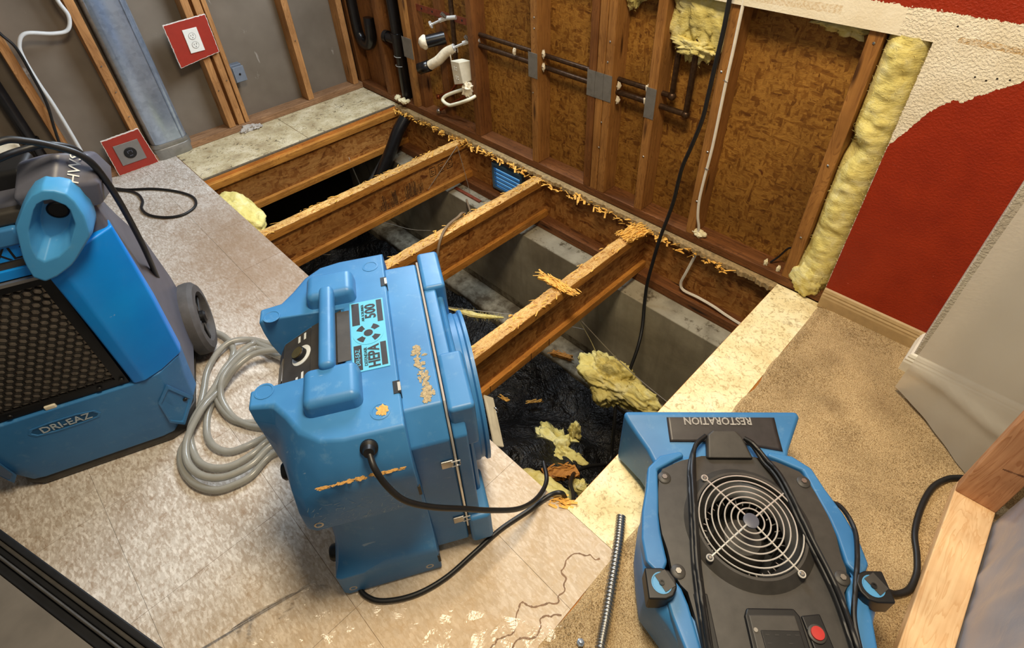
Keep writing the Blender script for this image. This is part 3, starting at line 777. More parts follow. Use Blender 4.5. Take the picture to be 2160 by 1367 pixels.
# carrying handle: two bulky posts and a bar
def rounded_block(x0, x1, y0, y1, z0, z1, t=.012):
    m2 = MB(); m2.loft([[Vector((x0 - t * .4, y0 - t * .4, z0)), Vector((x1 + t * .4, y0 - t * .4, z0)), Vector((x1 + t * .4, y1 + t * .4, z0)), Vector((x0 - t * .4, y1 + t * .4, z0))],
                       [Vector((x0, y0, z1)), Vector((x1, y0, z1)), Vector((x1, y1, z1)), Vector((x0, y1, z1))]]); return m2
rounded_block(.050, .156, .112, .205, .535, .588).build('handle_post', M['blue'], sc, bevel=.016, seg=4)
rounded_block(.050, .156, .422, .505, .535, .588).build('handle_post', M['blue'], sc, bevel=.016, seg=4)
MB().box(.082, .114, .19, .44, .566, .602).build('handle_bar', M['blue'], sc, bevel=.012, seg=4)
# raised pads at the corners of the top with cup marks
for (x, y) in ((.190, .088), (.198, .540)):
    MB().lathe([(.020, 0), (.020, .0012), (.016, .0014), (.015, .0004), (.0, .0004)], 20, axisM((x, y, .5498), (0, 0, 1))).build('cup_mark', M['blue'], sc, smooth=True)
for (x, y) in ((-.035, .203), (-.035, .424)):
    MB().lathe([(.020, 0), (.020, .0012), (.016, .0014), (.015, .0004), (.0, .0004)], 20, axisM((x, y, .5498), (0, 0, 1))).build('cup_mark', M['blue'], sc, smooth=True)
# control panel following the two slopes between the arms
def slab(p, n, t):
    n = Vector(n).normalized(); q = [Vector(a) + n * t for a in p]; return MB().loft([[Vector(a) for a in p], q])
ya, yb = .2245, .4025
cpn = slab([(.121, ya, .5445), (.121, yb, .5445), (.046, yb, .5115), (.046, ya, .5115)], (-.4375, 0, 1), .0022).build('control_panel', M['black'], sc)
cp2 = slab([(.044, ya, .5098), (.044, yb, .5098), (-.0245, yb, .4707), (-.0245, ya, .4707)], (-.571, 0, 1), .0022).build('control_panel', M['black'], sc)
MB().box(.112, .140, .236, .391, .5495, .5512).build('panel_edge', M['black'], sc)
slab([(-.0262, ya, .4680), (-.0262, yb, .4680), (-.0465, yb, .4325), (-.0465, ya, .4325)], (-.87, 0, .5), .0022).build('control_panel', M['black'], sc)
pu = Vector((-.571, 0, 1)).normalized()
kM = axisM(Vector((.022, .330, .4975)) + pu * .0020, pu, (0, 1, 0))
MB().lathe([(.027, 0), (.027, .0015), (.025, .002), (.0, .002)], 28, kM).build('knob_dial', M['label_lt'], sc, smooth=True)
kb2 = MB().lathe([(.017, .002), (.017, .012), (.0155, .014), (.0, .014)], 24, kM).build('knob', M['black_dk'], sc, smooth=True)
MB().lathe([(.0145, .0141), (.0145, .0156), (.0, .0158)], 24, kM).build('knob_cap', M['brass'], kb2, smooth=True)
n2 = Vector((-.87, 0, .5)).normalized(); dM = axisM(Vector((-.0362, .330, .4505)) + n2 * .0023, n2, (0, 1, 0))
MB().box(-.034, .034, -.017, .017, 0, .0016, dM).build('display', M['glass_dk'], sc)
dM2 = axisM(Vector((-.0362, .255, .4505)) + n2 * .0023, n2, (0, 1, 0))
MB().box(-.009, .009, -.014, .014, 0, .006, dM2).build('power_switch', M['red_btn'], sc, bevel=.002)
for k, (px, py) in enumerate(((.030, .385), (.015, .385), (.012, .262), (.026, .268))):
    zz = .5098 + (px - .044) * .571
    MB().box(-.010, .010, -.003, .003, 0, .0006, axisM(Vector((px, py, zz)) + pu * .0026, pu, (0, 1, 0))).build('panel_print', M['label_lt'], sc)
# label on top
lb = MB().box(.142, .219, .197, .412, .5495, .5512).build('label_plate', M['blue_label'], sc)
for (x0, x1, y0, y1) in ((.146, .163, .201, .272), (.146, .163, .335, .408), (.203, .2155, .203, .27), (.203, .2155, .335, .408)):
    MB().box(x0, x1, y0, y1, .5513, .5517).build('label_block', M['label_dk'], lb)
def onTop(x, y, z=.5518): return axisM((x, y, z), (0, 0, 1), (0, 1, 0)) 
text_mesh('HEPA', .034, onTop(.189, .234), 'label_text', M['label_dk'], lb, sx=.78, bold=.025)
text_mesh('500', .034, onTop(.189, .374), 'label_text', M['label_dk'], lb, sx=.95, bold=.025)
text_mesh('DEFENDAIR', .010, onTop(.171, .236), 'label_text', M['label_dk'], lb)
text_mesh('AIR SCRUBBER', .0085, onTop(.171, .372), 'label_text', M['label_dk'], lb)
text_mesh('DRI-EAZ', .014, onTop(.1545, .236), 'label_text', M['blue_label'], lb, sx=.9)
cM = axisM((.180, .3045, .5512), (0, 0, 1), (0, 1, 0))
MB().lathe([(.034, 0), (.034, .0007), (.0, .0007)], 40, cM).build('emblem_disc', M['blue_label'], lb)
ringm = MB()
for k in range(4):
    a0 = k * PI / 2 + .45; 
    ringm.add(*(lambda pts: ([cM @ Vector((p[0], p[1], .0009)) for p in pts], [tuple(range(len(pts)))]))(
        [(math.cos(a0 + t) * .029, math.sin(a0 + t) * .029) for t in [i * .68 / 6 for i in range(7)]] + [(math.cos(a0 + t) * .015, math.sin(a0 + t) * .015) for t in [.68 - i * .68 / 6 for i in range(7)]]))
ringm.build('emblem_segments', M['label_dk'], lb, fixn=False, kind='stuff')
MB().lathe([(.010, 0.0008), (.010, .0013), (.0, .0013)], 24, cM).build('emblem_centre', M['label_dk'], lb)
# latches: two on the top edge, two on the near side
def latch(Mt, nm='latch'):
    l = MB().box(-.010, .016, -.012, .012, 0, .005, Mt).build(nm, M['steel'], sc, bevel=.0015)
    MB().tube([Mt @ Vector(p) for p in ((-.006, -.009, .006), (-.024, -.008, .005), (-.024, .008, .005), (-.006, .009, .006))], .0016, 6).build('latch_wire', M['chrome'], l, smooth=True)
    return l
for (z) in (.39, .145):
    latch(axisM((.298, .0395 if z > .2 else .0395, z), (0, -1, 0), (-1, 0, 0)))
for y in (.137, .470):
    ck = MB().box(.219, .2335, y - .016, y + .016, .530, .5515).build('latch_recess', M['black_dk'], sc)
    MB().box(.2285, .2345, y - .012, y + .010, .5515, .5535).build('latch_hook', M['chrome'], ck)
for z in (.06, .385):
    MB().box(.2285, .2345, -.0012, .004, z - .018, z + .014).build('latch_recess', M['black_dk'], sc)
# screws and feet
for (x, z) in ((.024, .352), (.022, .03), (.205, .03)):
    MB().lathe([(.0095, 0), (.0095, .0018), (.006, .002), (.0055, .0008), (.0, .0008)], 16, axisM((x, -.0002 + .002, z), (0, -1, 0))).build('screw', M['steel'], sc, smooth=True)
for (y, z) in ((.11, .40), (.075, .075), (.52, .40), (.55, .075)):
    xx = -.02 if z > .2 else -.002
    MB().lathe([(.020, -.012), (.020, .008), (.015, .014), (.0, .014)], 18, axisM((xx - .004, y, z), (-1, 0, 0))).build('foot', M['black_dk'], sc, smooth=True)
# sawdust spilled on ledges
def patch(mat, cx, cy, z, rx, ry, seed, nrm=(0, 0, 1), xd=(1, 0, 0), th=.0005, nm='sawdust'):
    Mt = axisM((cx, cy, z), nrm, xd); pts = []
    for k in range(40):
        a = 2 * PI * k / 40; r = 1 + .5 * mnoise.noise((math.cos(a) * 2.3, math.sin(a) * 2.3, seed)) + .2 * random.uniform(-1, 1)
        pts.append((math.cos(a) * rx * r, math.sin(a) * ry * r))
    o = MB().prism(pts, 0, th, Mt).build(nm, mat, sc, fixn=True, kind='stuff'); return o
for k in range(46):
    x_ = .052 + .165 * random.random() ** 1.3
    patch(M['dust'], x_, .0015 + .003 * random.random(), .4715 + .0045 * random.random(), random.uniform(.003, .009), random.uniform(.001, .0035), k, (0, -.75, .66), (1, 0, 0), .0012)
patch(M['dust'], .193, .088, .5507, .012, .013, 3.3)
def m_dustgrey():
    return plain('grey_dust', S(150, 136, 108), .95, var=.45, vs=260, bump=.6)
M['dustg'] = m_dustgrey()
for k in range(70):
    v_ = random.random(); patch(M['dustg'], .286 - .012 * v_ + random.gauss(0, .005), .100 + .15 * v_, .5321 + .0006 * random.random(), random.uniform(.002, .006), random.uniform(.002, .008), 5 + k)
# pale scuffs on the near side
sf = MB()
for k in range(110):
    x_ = random.uniform(.02, .215); z_ = .340 + .085 * random.random() ** 1.8; L_ = random.uniform(.002, .016); a_ = random.choice((.3, .7, 1.1, 2.2, 2.8)) + random.gauss(0, .2); w_ = random.uniform(.0002, .0008)
    d_ = Vector((math.cos(a_), 0, math.sin(a_))) * L_ / 2; n_ = Vector((-math.sin(a_), 0, math.cos(a_))) * w_; c_ = Vector((x_, -.0004, z_))
    sf.add([c_ - d_ - n_, c_ + d_ - n_ * .3, c_ + d_ + n_ * .3, c_ - d_ + n_], [(0, 1, 2, 3)])
sf.build('scuff_marks', plain('scuff', S(150, 178, 198), .7, var=.1), sc, fixn=False, kind='stuff')
# power cord gland and cord
gM = axisM((.160, .028, .528), (0, -.9, .44))
MB().lathe([(.017, -.006), (.017, .004), (.012, .008), (.010, .020), (.0, .020)], 20, gM).build('cord_gland', M['black_dk'], sc, smooth=True)
cord = [(.160, .016, .532), (.166, -.012, .520), (.180, -.030, .480), (.205, -.040, .43), (.25, -.035, .37), (.31, -.02, .30), (.37, .0, .22), (.44, .03, .13), (.50, .08, .055), (.545, .14, .014), (.555, .20, .008)]
MB().tube(spline(cord, 8), .0062, 10).build('power_cord', M['rubber'], sc, smooth=True)
wc = [(2.714 + .06, -1.195, .008)]
# cord running on the floor from the corner of the opening around the front of the machine
cf = [(2.835, -1.185, -.10), (2.832, -1.196, -.02), (2.822, -1.206, .018), (2.802, -1.232, .012), (2.788, -1.300, .007), (2.771, -1.384, .007), (2.766, -1.470, .007), (2.760, -1.555, .007), (2.740, -1.625, .007), (2.706, -1.680, .007), (2.668, -1.712, .007), (2.62, -1.715, .007), (2.55, -1.66, .007)]
o = MB().tube(spline(cf, 8), .0062, 10).build('power_cord', M['rubber'], None, smooth=True)
tag(o, 'black power cord curving out of the opening along the base of the air scrubber', 'cord')

# ------------------------------------------------------------------ dehumidifier (tall blue and slate machine on wheels)
dh = empty('dehumidifier', (1.816, -2.043, 0), math.radians(69.3), 'tall blue and slate dehumidifier with black honeycomb grille and rear wheels', 'dehumidifier')
def ringx(prof, z):
    """half outline (x>=0 side, from front centre to back centre) mirrored"""
    r = [(x, y, z) for x, y in prof]; l = [(-x, y, z) for x, y in reversed(prof)]
    return [Vector(p) for p in r + l]
# slate rear shell
RS = [
 (.040, [(.150, .03), (.190, .05), (.205, .14), (.205, .42), (.16, .46)]),
 (.120, [(.200, .03), (.262, .06), (.268, .14), (.262, .43), (.20, .47)]),
 (.300, [(.215, .03), (.285, .06), (.276, .14), (.262, .42), (.20, .46)]),
 (.480, [(.220, .03), (.300, .06), (.286, .14), (.262, .38), (.20, .42)]),
 (.620, [(.225, .03), (.304, .06), (.290, .14), (.258, .30), (.20, .34)]),
 (.800, [(.228, .03), (.306, .06), (.294, .13), (.250, .22), (.19, .25)]),
 (.840, [(.215, .035), (.296, .06), (.284, .12), (.240, .18), (.18, .20)]),
]
mb = MB(); mb.loft([ringx(p, z) for z, p in RS]); mb.build('rear_shell', M['greyplas'], dh, bevel=.008, seg=2)
# blue front shell: faceted side columns and lower panel, open where the grille sits
FS = [
 (.020, [(.150, .030), (.176, .034), (.176, .07), (.176, .10)]),
 (.036, [(.150, .004), (.182, .010), (.190, .06), (.19, .10)]),
 (.110, [(.165, -.002), (.220, .010), (.262, .055), (.27, .10)]),
 (.200, [(.175, -.004), (.225, .004), (.270, .055), (.28, .10)]),
 (.280, [(.182, -.004), (.235, .006), (.285, .055), (.29, .10)]),
]
mb = MB(); mb.loft([ringx(p, z) for z, p in FS]); mb.build('lower_panel', M['blue'], dh, bevel=.006, seg=2)
for s in (1, -1):
    CS = [(.2805, [(.166, .045), (.176, -.006), (.205, -.008), (.245, .014), (.292, .06), (.29, .10)]),
          (.48, [(.164, .045), (.174, -.008), (.205, -.012), (.255, .012), (.304, .06), (.30, .10)]),
          (.66, [(.160, .045), (.170, -.010), (.205, -.016), (.262, .010), (.310, .06), (.30, .10)]),
          (.72, [(.160, .045), (.170, -.010), (.205, -.014), (.264, .010), (.312, .06), (.30, .10)])]
    mb = MB(); mb.loft([[Vector((s * x, y, z)) for x, y in p] for z, p in CS]); mb.build('side_column', M['blue_lit_tone'], dh, bevel=.006, seg=3)
    # hood with the tie-down pocket
    hood = [(.255, .888), (.280, .890), (.312, .864), (.312, .808), (.300, .758), (.236, .696), (.196, .675), (.160, .668), (.150, .692), (.160, .745), (.184, .816), (.226, .866)]
    pock = [(.251, .860), (.270, .861), (.292, .836), (.284, .792), (.252, .747), (.222, .728), (.192, .724), (.186, .736), (.190, .766), (.205, .804), (.232, .842), (.240, .852)]
    def at(p, y, k=1.0): return Vector((s * p[0], y, p[1]))
    cx = sum(p[0] for p in pock) / 12; cz = sum(p[1] for p in pock) / 12
    pock = [pock[-2]] + [] + pock[:-2] + [pock[-1]] if False else pock
    def res(poly, n=36):
        L = [Vector((p[0], p[1])) for p in poly]; segs = [(L[i], L[(i + 1) % len(L)]) for i in range(len(L))]
        out = []
        cxx = sum(p.x for p in L) / len(L); czz = sum(p.y for p in L) / len(L)
        for k in range(n):
            a = 2 * PI * k / n; d = Vector((math.cos(a), math.sin(a))); best = 0
            for p, q in segs:
                e = q - p; den = d.x * e.y - d.y * e.x
                if abs(den) < 1e-9: continue
                w = p - Vector((cxx, czz)); t = (w.x * e.y - w.y * e.x) / den; u = (w.x * d.y - w.y * d.x) / den
                if t > 0 and -1e-6 <= u <= 1 + 1e-6: best = max(best, t)
            out.append((cxx + d.x * best, czz + d.y * best))
        return out
    H = res(hood); P_ = res(pock)
    P2 = [(.236 + (p[0] - .236) * .72 + .010, .795 + (p[1] - .795) * .72 + .012) for p in P_]
    mb = MB(); mb.loft([[at(p, .05) for p in H], [at(p, -.018) for p in H], [at((.236 + (p[0] - .236) * .93, .78 + (p[1] - .78) * .94), -.034) for p in H], [at(p, -.034) for p in P_], [at(p, .004) for p in P2]])
    hd = mb.build('handle_hood', M['blue_h'], dh, bevel=.003, seg=2, ang=50)
    MB().lathe([(.020, .0), (.017, -.002), (.016, .012), (.0, .014)], 24, axisM((s * .258, .0025, .816), (0, 1, 0))).build('tie_hole', M['black_dk'], hd, smooth=True)
    # corner recess low on the column
    mb = MB(); rec = [(.196, .19), (.236, .245), (.262, .125), (.205, .055), (.190, .09)]
    Mr = axisM((s * .23, .018, .14), (s * .42, -1, 0), (1, 0, 0))
    q = [Vector((s * .194, -.0045, .185)), Vector((s * .236, .006, .235)), Vector((s * .264, .040, .120)), Vector((s * .215, .004, .052)), Vector((s * .188, -.004, .09))]
    c = sum(q, Vector((0, 0, 0))) / 5; q2 = [c + (p - c) * .8 + Vector((0, -.002, 0)) for p in q]
    MB().loft([[p + Vector((s * .001, -.001, 0)) for p in q], [p + Vector((s * .001, -.0022, 0)) for p in q2], [p + Vector((0, .003, 0)) for p in [c + (p - c) * .68 for p in q]]], cap=True).build('corner_pad', M['blue'], dh, bevel=.002)
# honeycomb grille and its frame
fr = MB(); fr.box(-.166, .166, .0165, .044, .285, .668); fr.build('grille_backing', M['filter'], dh)
frm = MB(); 
for (a, b, c, d) in ((-.166, .166, .284, .306), (-.166, .166, .646, .668), (-.166, -.142, .306, .646), (.142, .166, .306, .646)):
    MB().box(a, b, .004, .020, c, d).build('grille_frame', M['black_dk'], dh)
hc = MB(); R_ = .0118; hx = R_ * math.sqrt(3); hz = R_ * 1.5
for j in range(20):
    for i in range(15):
        x = -.141 + hx * (i + .5 * (j % 2)); z = .309 + hz * j
        if abs(x) > .143 or z > .648: continue
        o_ = [Vector((x + R_ * math.sin(a), 0, z + R_ * math.cos(a))) for a in [PI / 3 * k for k in range(6)]]
        i_ = [Vector((x + R_ * .84 * math.sin(a), 0, z + R_ * .84 * math.cos(a))) for a in [PI / 3 * k for k in range(6)]]
        hc.add([p + Vector((0, .008, 0)) for p in o_] + [p + Vector((0, .008, 0)) for p in i_] + [p + Vector((0, .0145, 0)) for p in i_],
               [(k, (k + 1) % 6, 6 + (k + 1) % 6, 6 + k) for k in range(6)] + [(6 + k, 6 + (k + 1) % 6, 12 + (k + 1) % 6, 12 + k) for k in range(6)])
hc.build('honeycomb', M['grille'], dh, fixn=False, kind='stuff')
MB().box(-.030, -.004, -.001, .010, .278, .292).build('grille_clip', M['white_dirty'], dh, bevel=.003)
MB().box(-.160, .160, -.006, .004, .668, .676).build('trim_strip', M['steelplate'], dh)
lp = MB().box(-.175, .172, .004, .044, .677, .702).build('label_band', M['blue_lit_tone'], dh, bevel=.003)
lp = MB().box(-.175, .168, .010, .044, .702, .722).build('label_band', M['black'], dh)
lp = MB().box(-.178, .166, .008, .044, .722, .758).build('label_band', M['blue_lit_tone'], dh)
MB().box(-.178, .170, .000, .044, .758, .800).build('label_band', M['blue'], dh, bevel=.006)
text_mesh('XLi', .045, axisM((.128, .0078, .737), (0, -1, 0), (1, 0, 0)), 'label_text', M['black_dk'], lp)
# control tray on top
MB().box(-.200, .200, .012, .16, .800, .832).build('control_tray', M['black'], dh, bevel=.006)
MB().box(-.205, .205, .10, .20, .83, .880).build('top_handle', M['black_dk'], dh, bevel=.012, seg=3)
for s in (1, -1):
    mb = MB(); mb.loft([[Vector((s * x, y, z)) for x, y, z in ((.200, .010, .81), (.27, .010, .80), (.322, .055, .78), (.312, .20, .74), (.200, .22, .75))],
                        [Vector((s * x, y, z)) for x, y, z in ((.200, .000, .862), (.275, -.004, .872), (.345, .030, .842), (.330, .215, .795), (.205, .225, .81))],
                        [Vector((s * x, y, z)) for x, y, z in ((.225, .050, .915), (.300, .050, .922), (.342, .078, .893), (.322, .19, .850), (.218, .20, .862))]])
    mb.build('top_cap', M['greyplas'], dh, bevel=.008, seg=2)
text_mesh('HWS', .030, axisM((.3170, .0365, .8835), (.54, -.69, .48), (.025, .054, .05)), 'handwriting', M['label_lt'], dh, sx=1.0, depth=.0008)
# logo badge on the lower panel
bp_ = [(-.085, .222), (-.075, .206), (-.03, .200), (.03, .200), (.072, .204), (.080, .216), (.072, .232), (.03, .240), (-.03, .240), (-.075, .236)]
bd = MB().loft([[Vector((x - .012, -.0035, z)) for x, z in bp_], [Vector((x - .012, -.0055, z)) for x, z in bp_], [Vector((x * .93 - .012, -.0055, .22 + (z - .22) * .8)) for x, z in bp_], [Vector((x * .92 - .012, -.0040, .22 + (z - .22) * .78)) for x, z in bp_]]).build('badge', M['blue'], dh)
text_mesh('DRI-EAZ', .032, axisM((-.012, -.0052, .219), (0, -1, 0), (1, 0, 0)), 'badge_text', M['badge_grey'], bd, sx=.98, bold=.01)
# black skid under the front, screws, wheels
mb = MB(); mb.loft([ringx([(.165, .012), (.205, .03), (.225, .10), (.225, .42), (.20, .45)], .0), ringx([(.165, .006), (.21, .028), (.235, .10), (.235, .42), (.20, .45)], .02), ringx([(.160, .012), (.20, .034), (.24, .10), (.24, .42), (.20, .45)], .04)])
mb.build('base_skid', M['black'], dh, bevel=.006)
for (x, y, z) in ((.247, .024, .135), (.10, .001, .295), (.155, .001, .302), (-.10, .001, .295)):
    MB().lathe([(.0065, 0), (.0055, -.003), (.0, -.003)], 12, axisM((x, y, z), (0, 1, 0))).build('screw', M['black_dk'], dh)
for s in (1, -1):
    Mw = axisM((s * .275, .385, .127), (s, 0, 0), (0, 1, 0))
    wv = MB().lathe([(.080, -.022), (.112, -.026), (.125, -.016), (.127, 0), (.125, .016), (.112, .028), (.088, .030), (.086, .022), (.084, .0), (.080, -.022)], 48, Mw, cap=False).build('wheel', M['tire'], dh, smooth=True, ang=35)
    MB().lathe([(.022, -.02), (.022, .028), (.016, .034), (.0, .034)], 20, Mw).build('hub', M['black_dk'], wv, smooth=True)
    MB().lathe([(.086, -.015), (.0, -.018)], 36, Mw, cap=False).build('rim_disc', M['black_dk'], wv)
    for k in range(6):
        a = k * PI / 3 + .3
        Mk = Mw @ Matrix.Rotation(a, 4, 'Z')
        MB().box(.015, .087, -.010, .010, -.012, .018, Mk).build('spoke', M['black_dk'], wv, bevel=.003)
MB().tube([Vector((-.27, .385, .127)), Vector((.27, .385, .127))], .010, 12).build('axle', M['steel'], dh)

# ------------------------------------------------------------------ air mover (low blue fan with wire grille)
am = empty('air_mover', (3.316, -1.145, 0.0), math.radians(43.5), 'low blue air mover fan with round wire grille and RESTORATION sticker', 'air mover')
def oring(pts, z): return [Vector((x, y, z)) for x, y in pts]
# plan outline, clockwise from the outlet's left corner
OUT = [(-.165, .330), (-.166, .318), (-.166, .300), (-.172, .272), (-.190, .225), (-.222, .165), (-.236, .110), (-.240, .045), (-.240, -.010), (-.205, -.06), (-.175, -.12), (-.160, -.20),
       (.160, -.20), (.175, -.12), (.205, -.06), (.240, -.010), (.240, .045), (.236, .110), (.222, .165), (.196, .225), (.172, .272), (.150, .300), (.148, .318), (.146, .330)]
def scl(k, dy=0): return [(x * k, (y - .1) * k + .1 + dy) for x, y in OUT]
mb = MB(); mb.loft([oring(scl(.93), .012), oring(scl(.99), .03), oring(scl(1.0), .10), oring(scl(.985), .168), oring(scl(.93), .186), oring(scl(.80), .186)], cap=False)
mb.build('housing', M['blue'], am, bevel=.006, seg=2, ang=30)
# outlet duct: flared mouth with a rolled lip
def mouth(w, h0, h1, y): return [Vector((-w - .012, y, h0)), Vector((w - .012, y, h0)), Vector((w - .012, y, h1)), Vector((-w - .012, y, h1))]
mb = MB(); mb.loft([mouth(.150, .04, .176, .24), mouth(.160, .035, .182, .285), mouth(.176, .028, .190, .325), mouth(.200, .018, .199, .365), mouth(.217, .010, .208, .393), mouth(.223, .006, .214, .404), mouth(.223, .006, .214, .420), mouth(.200, .028, .194, .420), mouth(.180, .045, .18, .35)], cap=True)
mb.build('outlet_duct', M['blue'], am, bevel=.016, seg=4)
# raised blue shoulders framing the black cover
for s in (1, -1):
    pts = [(.172, .262), (.125, .288), (.10, .300), (.108, .312), (.16, .300), (.195, .268), (.207, .215), (.224, .160), (.234, .10), (.232, .05), (.205, .02), (.186, .05), (.190, .11), (.188, .15), (.180, .20)]
    MB().prism([(s * x, y) for x, y in (pts if s > 0 else pts)], .160, .201).build('shoulder', M['blue'], am, bevel=.006, seg=2)
    a2 = [(.186, .03), (.205, .015), (.196, -.05), (.178, -.12), (.165, -.2), (.145, -.2), (.150, -.10), (.158, -.03), (.166, .0)]
    MB().prism([(s * x, y) for x, y in a2], .150, .198).build('lower_arm', M['blue'], am, bevel=.006, seg=2)
# black fan cover with a central opening
PL = [(-.168, .259), (-.116, .284), (-.060, .298), (.060, .298), (.116, .284), (.168, .255), (.180, .207), (.188, .150), (.188, .110), (.180, .064), (.182, .046), (.172, .010), (.156, -.007), (.150, -.053), (.146, -.12), (.140, -.20),
      (-.140, -.20), (-.146, -.12), (-.150, -.053), (-.156, -.007), (-.172, .010), (-.182, .046), (-.180, .064), (-.188, .110), (-.188, .150), (-.180, .207)]
GC = Vector((.003, .125)); GR = .113
def ray_poly(poly, c, n):
    L = [Vector(p) for p in poly]; out = []
    for k in range(n):
        a = 2 * PI * k / n; d = Vector((math.cos(a), math.sin(a))); best = 0
        for i in range(len(L)):
            p, q = L[i], L[(i + 1) % len(L)]; e = q - p; den = d.x * e.y - d.y * e.x
            if abs(den) < 1e-9: continue
            w = p - c; t = (w.x * e.y - w.y * e.x) / den; u = (w.x * d.y - w.y * d.x) / den
            if t > 0 and -1e-6 <= u <= 1 + 1e-6: best = max(best, t)
        out.append(c + d * best)
    return out
n = 72; outer = ray_poly(PL, GC, n); circ = [GC + Vector((math.cos(2 * PI * k / n), math.sin(2 * PI * k / n))) * GR for k in range(n)]
def cr(k): return [Vector((GC.x + (p.x - GC.x) * k, GC.y + (p.y - GC.y) * k, 0)) for p in circ]
mb = MB()
rings = [[Vector((p.x, p.y, .180)) for p in outer], [Vector((p.x, p.y, .2005)) for p in outer],
         [Vector((GC.x + (p.x - GC.x) * 1.22, GC.y + (p.y - GC.y) * 1.22, .203)) if (p - GC).length * 1.22 < (outer[i] - GC).length * .97 else Vector((GC.x + (outer[i].x - GC.x) * .97, GC.y + (outer[i].y - GC.y) * .97, .203)) for i, p in enumerate(circ)],
         [v + Vector((0, 0, .222)) for v in cr(1.05)], [v + Vector((0, 0, .222)) for v in cr(1.0)], [v + Vector((0, 0, .198)) for v in cr(.965)], [v + Vector((0, 0, .06)) for v in cr(.95)]]
mb.loft(rings, cap=False)
mb.build('fan_cover', M['black'], am, smooth=True, ang=35)
MB().lathe([(.11, .065), (.0, .065)], 40, Matrix.Translation((GC.x, GC.y, 0)), cap=False).build('fan_floor', M['black_dk'], am)
# impeller: squirrel cage rim, back plate cone and blades
MB().lathe([(.1085, .197), (.106, .190), (.094, .176), (.088, .160)], 48, Matrix.Translation((GC.x, GC.y, 0)), cap=False).build('inlet_cone', M['steel'], am, smooth=True)
imp = MB().lathe([(.098, .15), (.100, .153), (.096, .156), (.093, .15), (.095, .147)], 48, Matrix.Translation((GC.x, GC.y, 0)), cap=False).build('impeller', M['steel'], am, smooth=True)
MB().lathe([(.060, .070), (.056, .12), (.040, .150), (.0, .156)], 36, Matrix.Translation((GC.x, GC.y, 0))).build('hub', M['black'], imp, smooth=True)
bl = MB()
for k in range(34):
    a = 2 * PI * k / 34
    bl.box(.078, .097, -.0012, .0012, .068, .148, Matrix.Translation((GC.x, GC.y, 0)) @ Matrix.Rotation(a, 4, 'Z') @ Matrix.Translation((0, 0, 0)))
bl.build('impeller_blades', M['steel'], imp, fixn=False, kind='stuff')
# wire grille
gr = bpy.data.objects.new('wire_grille', None)
g0 = None
for i, r in enumerate((.1085, .095, .0815, .068, .0545, .041, .0275)):
    pts = [Vector((GC.x + r * math.cos(2 * PI * k / 64), GC.y + r * math.sin(2 * PI * k / 64), .224 + .010 * (1 - r / .11))) for k in range(64)]
    o = MB().tube(pts, .0017, 6, closed=True).build('grille_ring', M['chrome'], am, smooth=True)
for k in range(4):
    a = k * PI / 2 + .62
    d = Vector((math.cos(a), math.sin(a), 0)); c = Vector((GC.x, GC.y, 0))
    MB().tube([c + d * .016 + V(0, 0, .2315), c + d * .07 + V(0, 0, .2265), c + d * .122 + V(0, 0, .2215)], .0020, 6).build('grille_spoke', M['chrome'], am, smooth=True)
    e = c + d * .128
    eye = [e + Vector((math.cos(2 * PI * q / 16) * .0065, math.sin(2 * PI * q / 16) * .0065, .2215)) for q in range(16)]
    MB().tube(eye, .0018, 6, closed=True).build('grille_eye', M['chrome'], am, smooth=True)
    MB().lathe([(.0048, .216), (.0048, .2235), (.003, .225), (.0, .225)], 12, Matrix.Translation((e.x, e.y, 0))).build('screw', M['steel'], am, smooth=True)
MB().lathe([(.0165, .2285), (.0165, .2325), (.012, .234), (.0, .234)], 24, Matrix.Translation((GC.x, GC.y, 0))).build('grille_cap', M['greyplas'], am, smooth=True)
# handle / cord cleat at the outlet side
hp = [(-.050, .290), (-.040, .345), (-.024, .356), (.032, .356), (.046, .340), (.062, .290)]
mb = MB(); mb.loft([[Vector((x, y, .198)) for x, y in hp], [Vector((x, y, .206 + (y - .29) * .25)) for x, y in hp], [Vector((x * .92, y - .004, .212 + (y - .29) * .25)) for x, y in hp]])
mb.build('cord_cleat', M['black'], am, bevel=.003, seg=2)
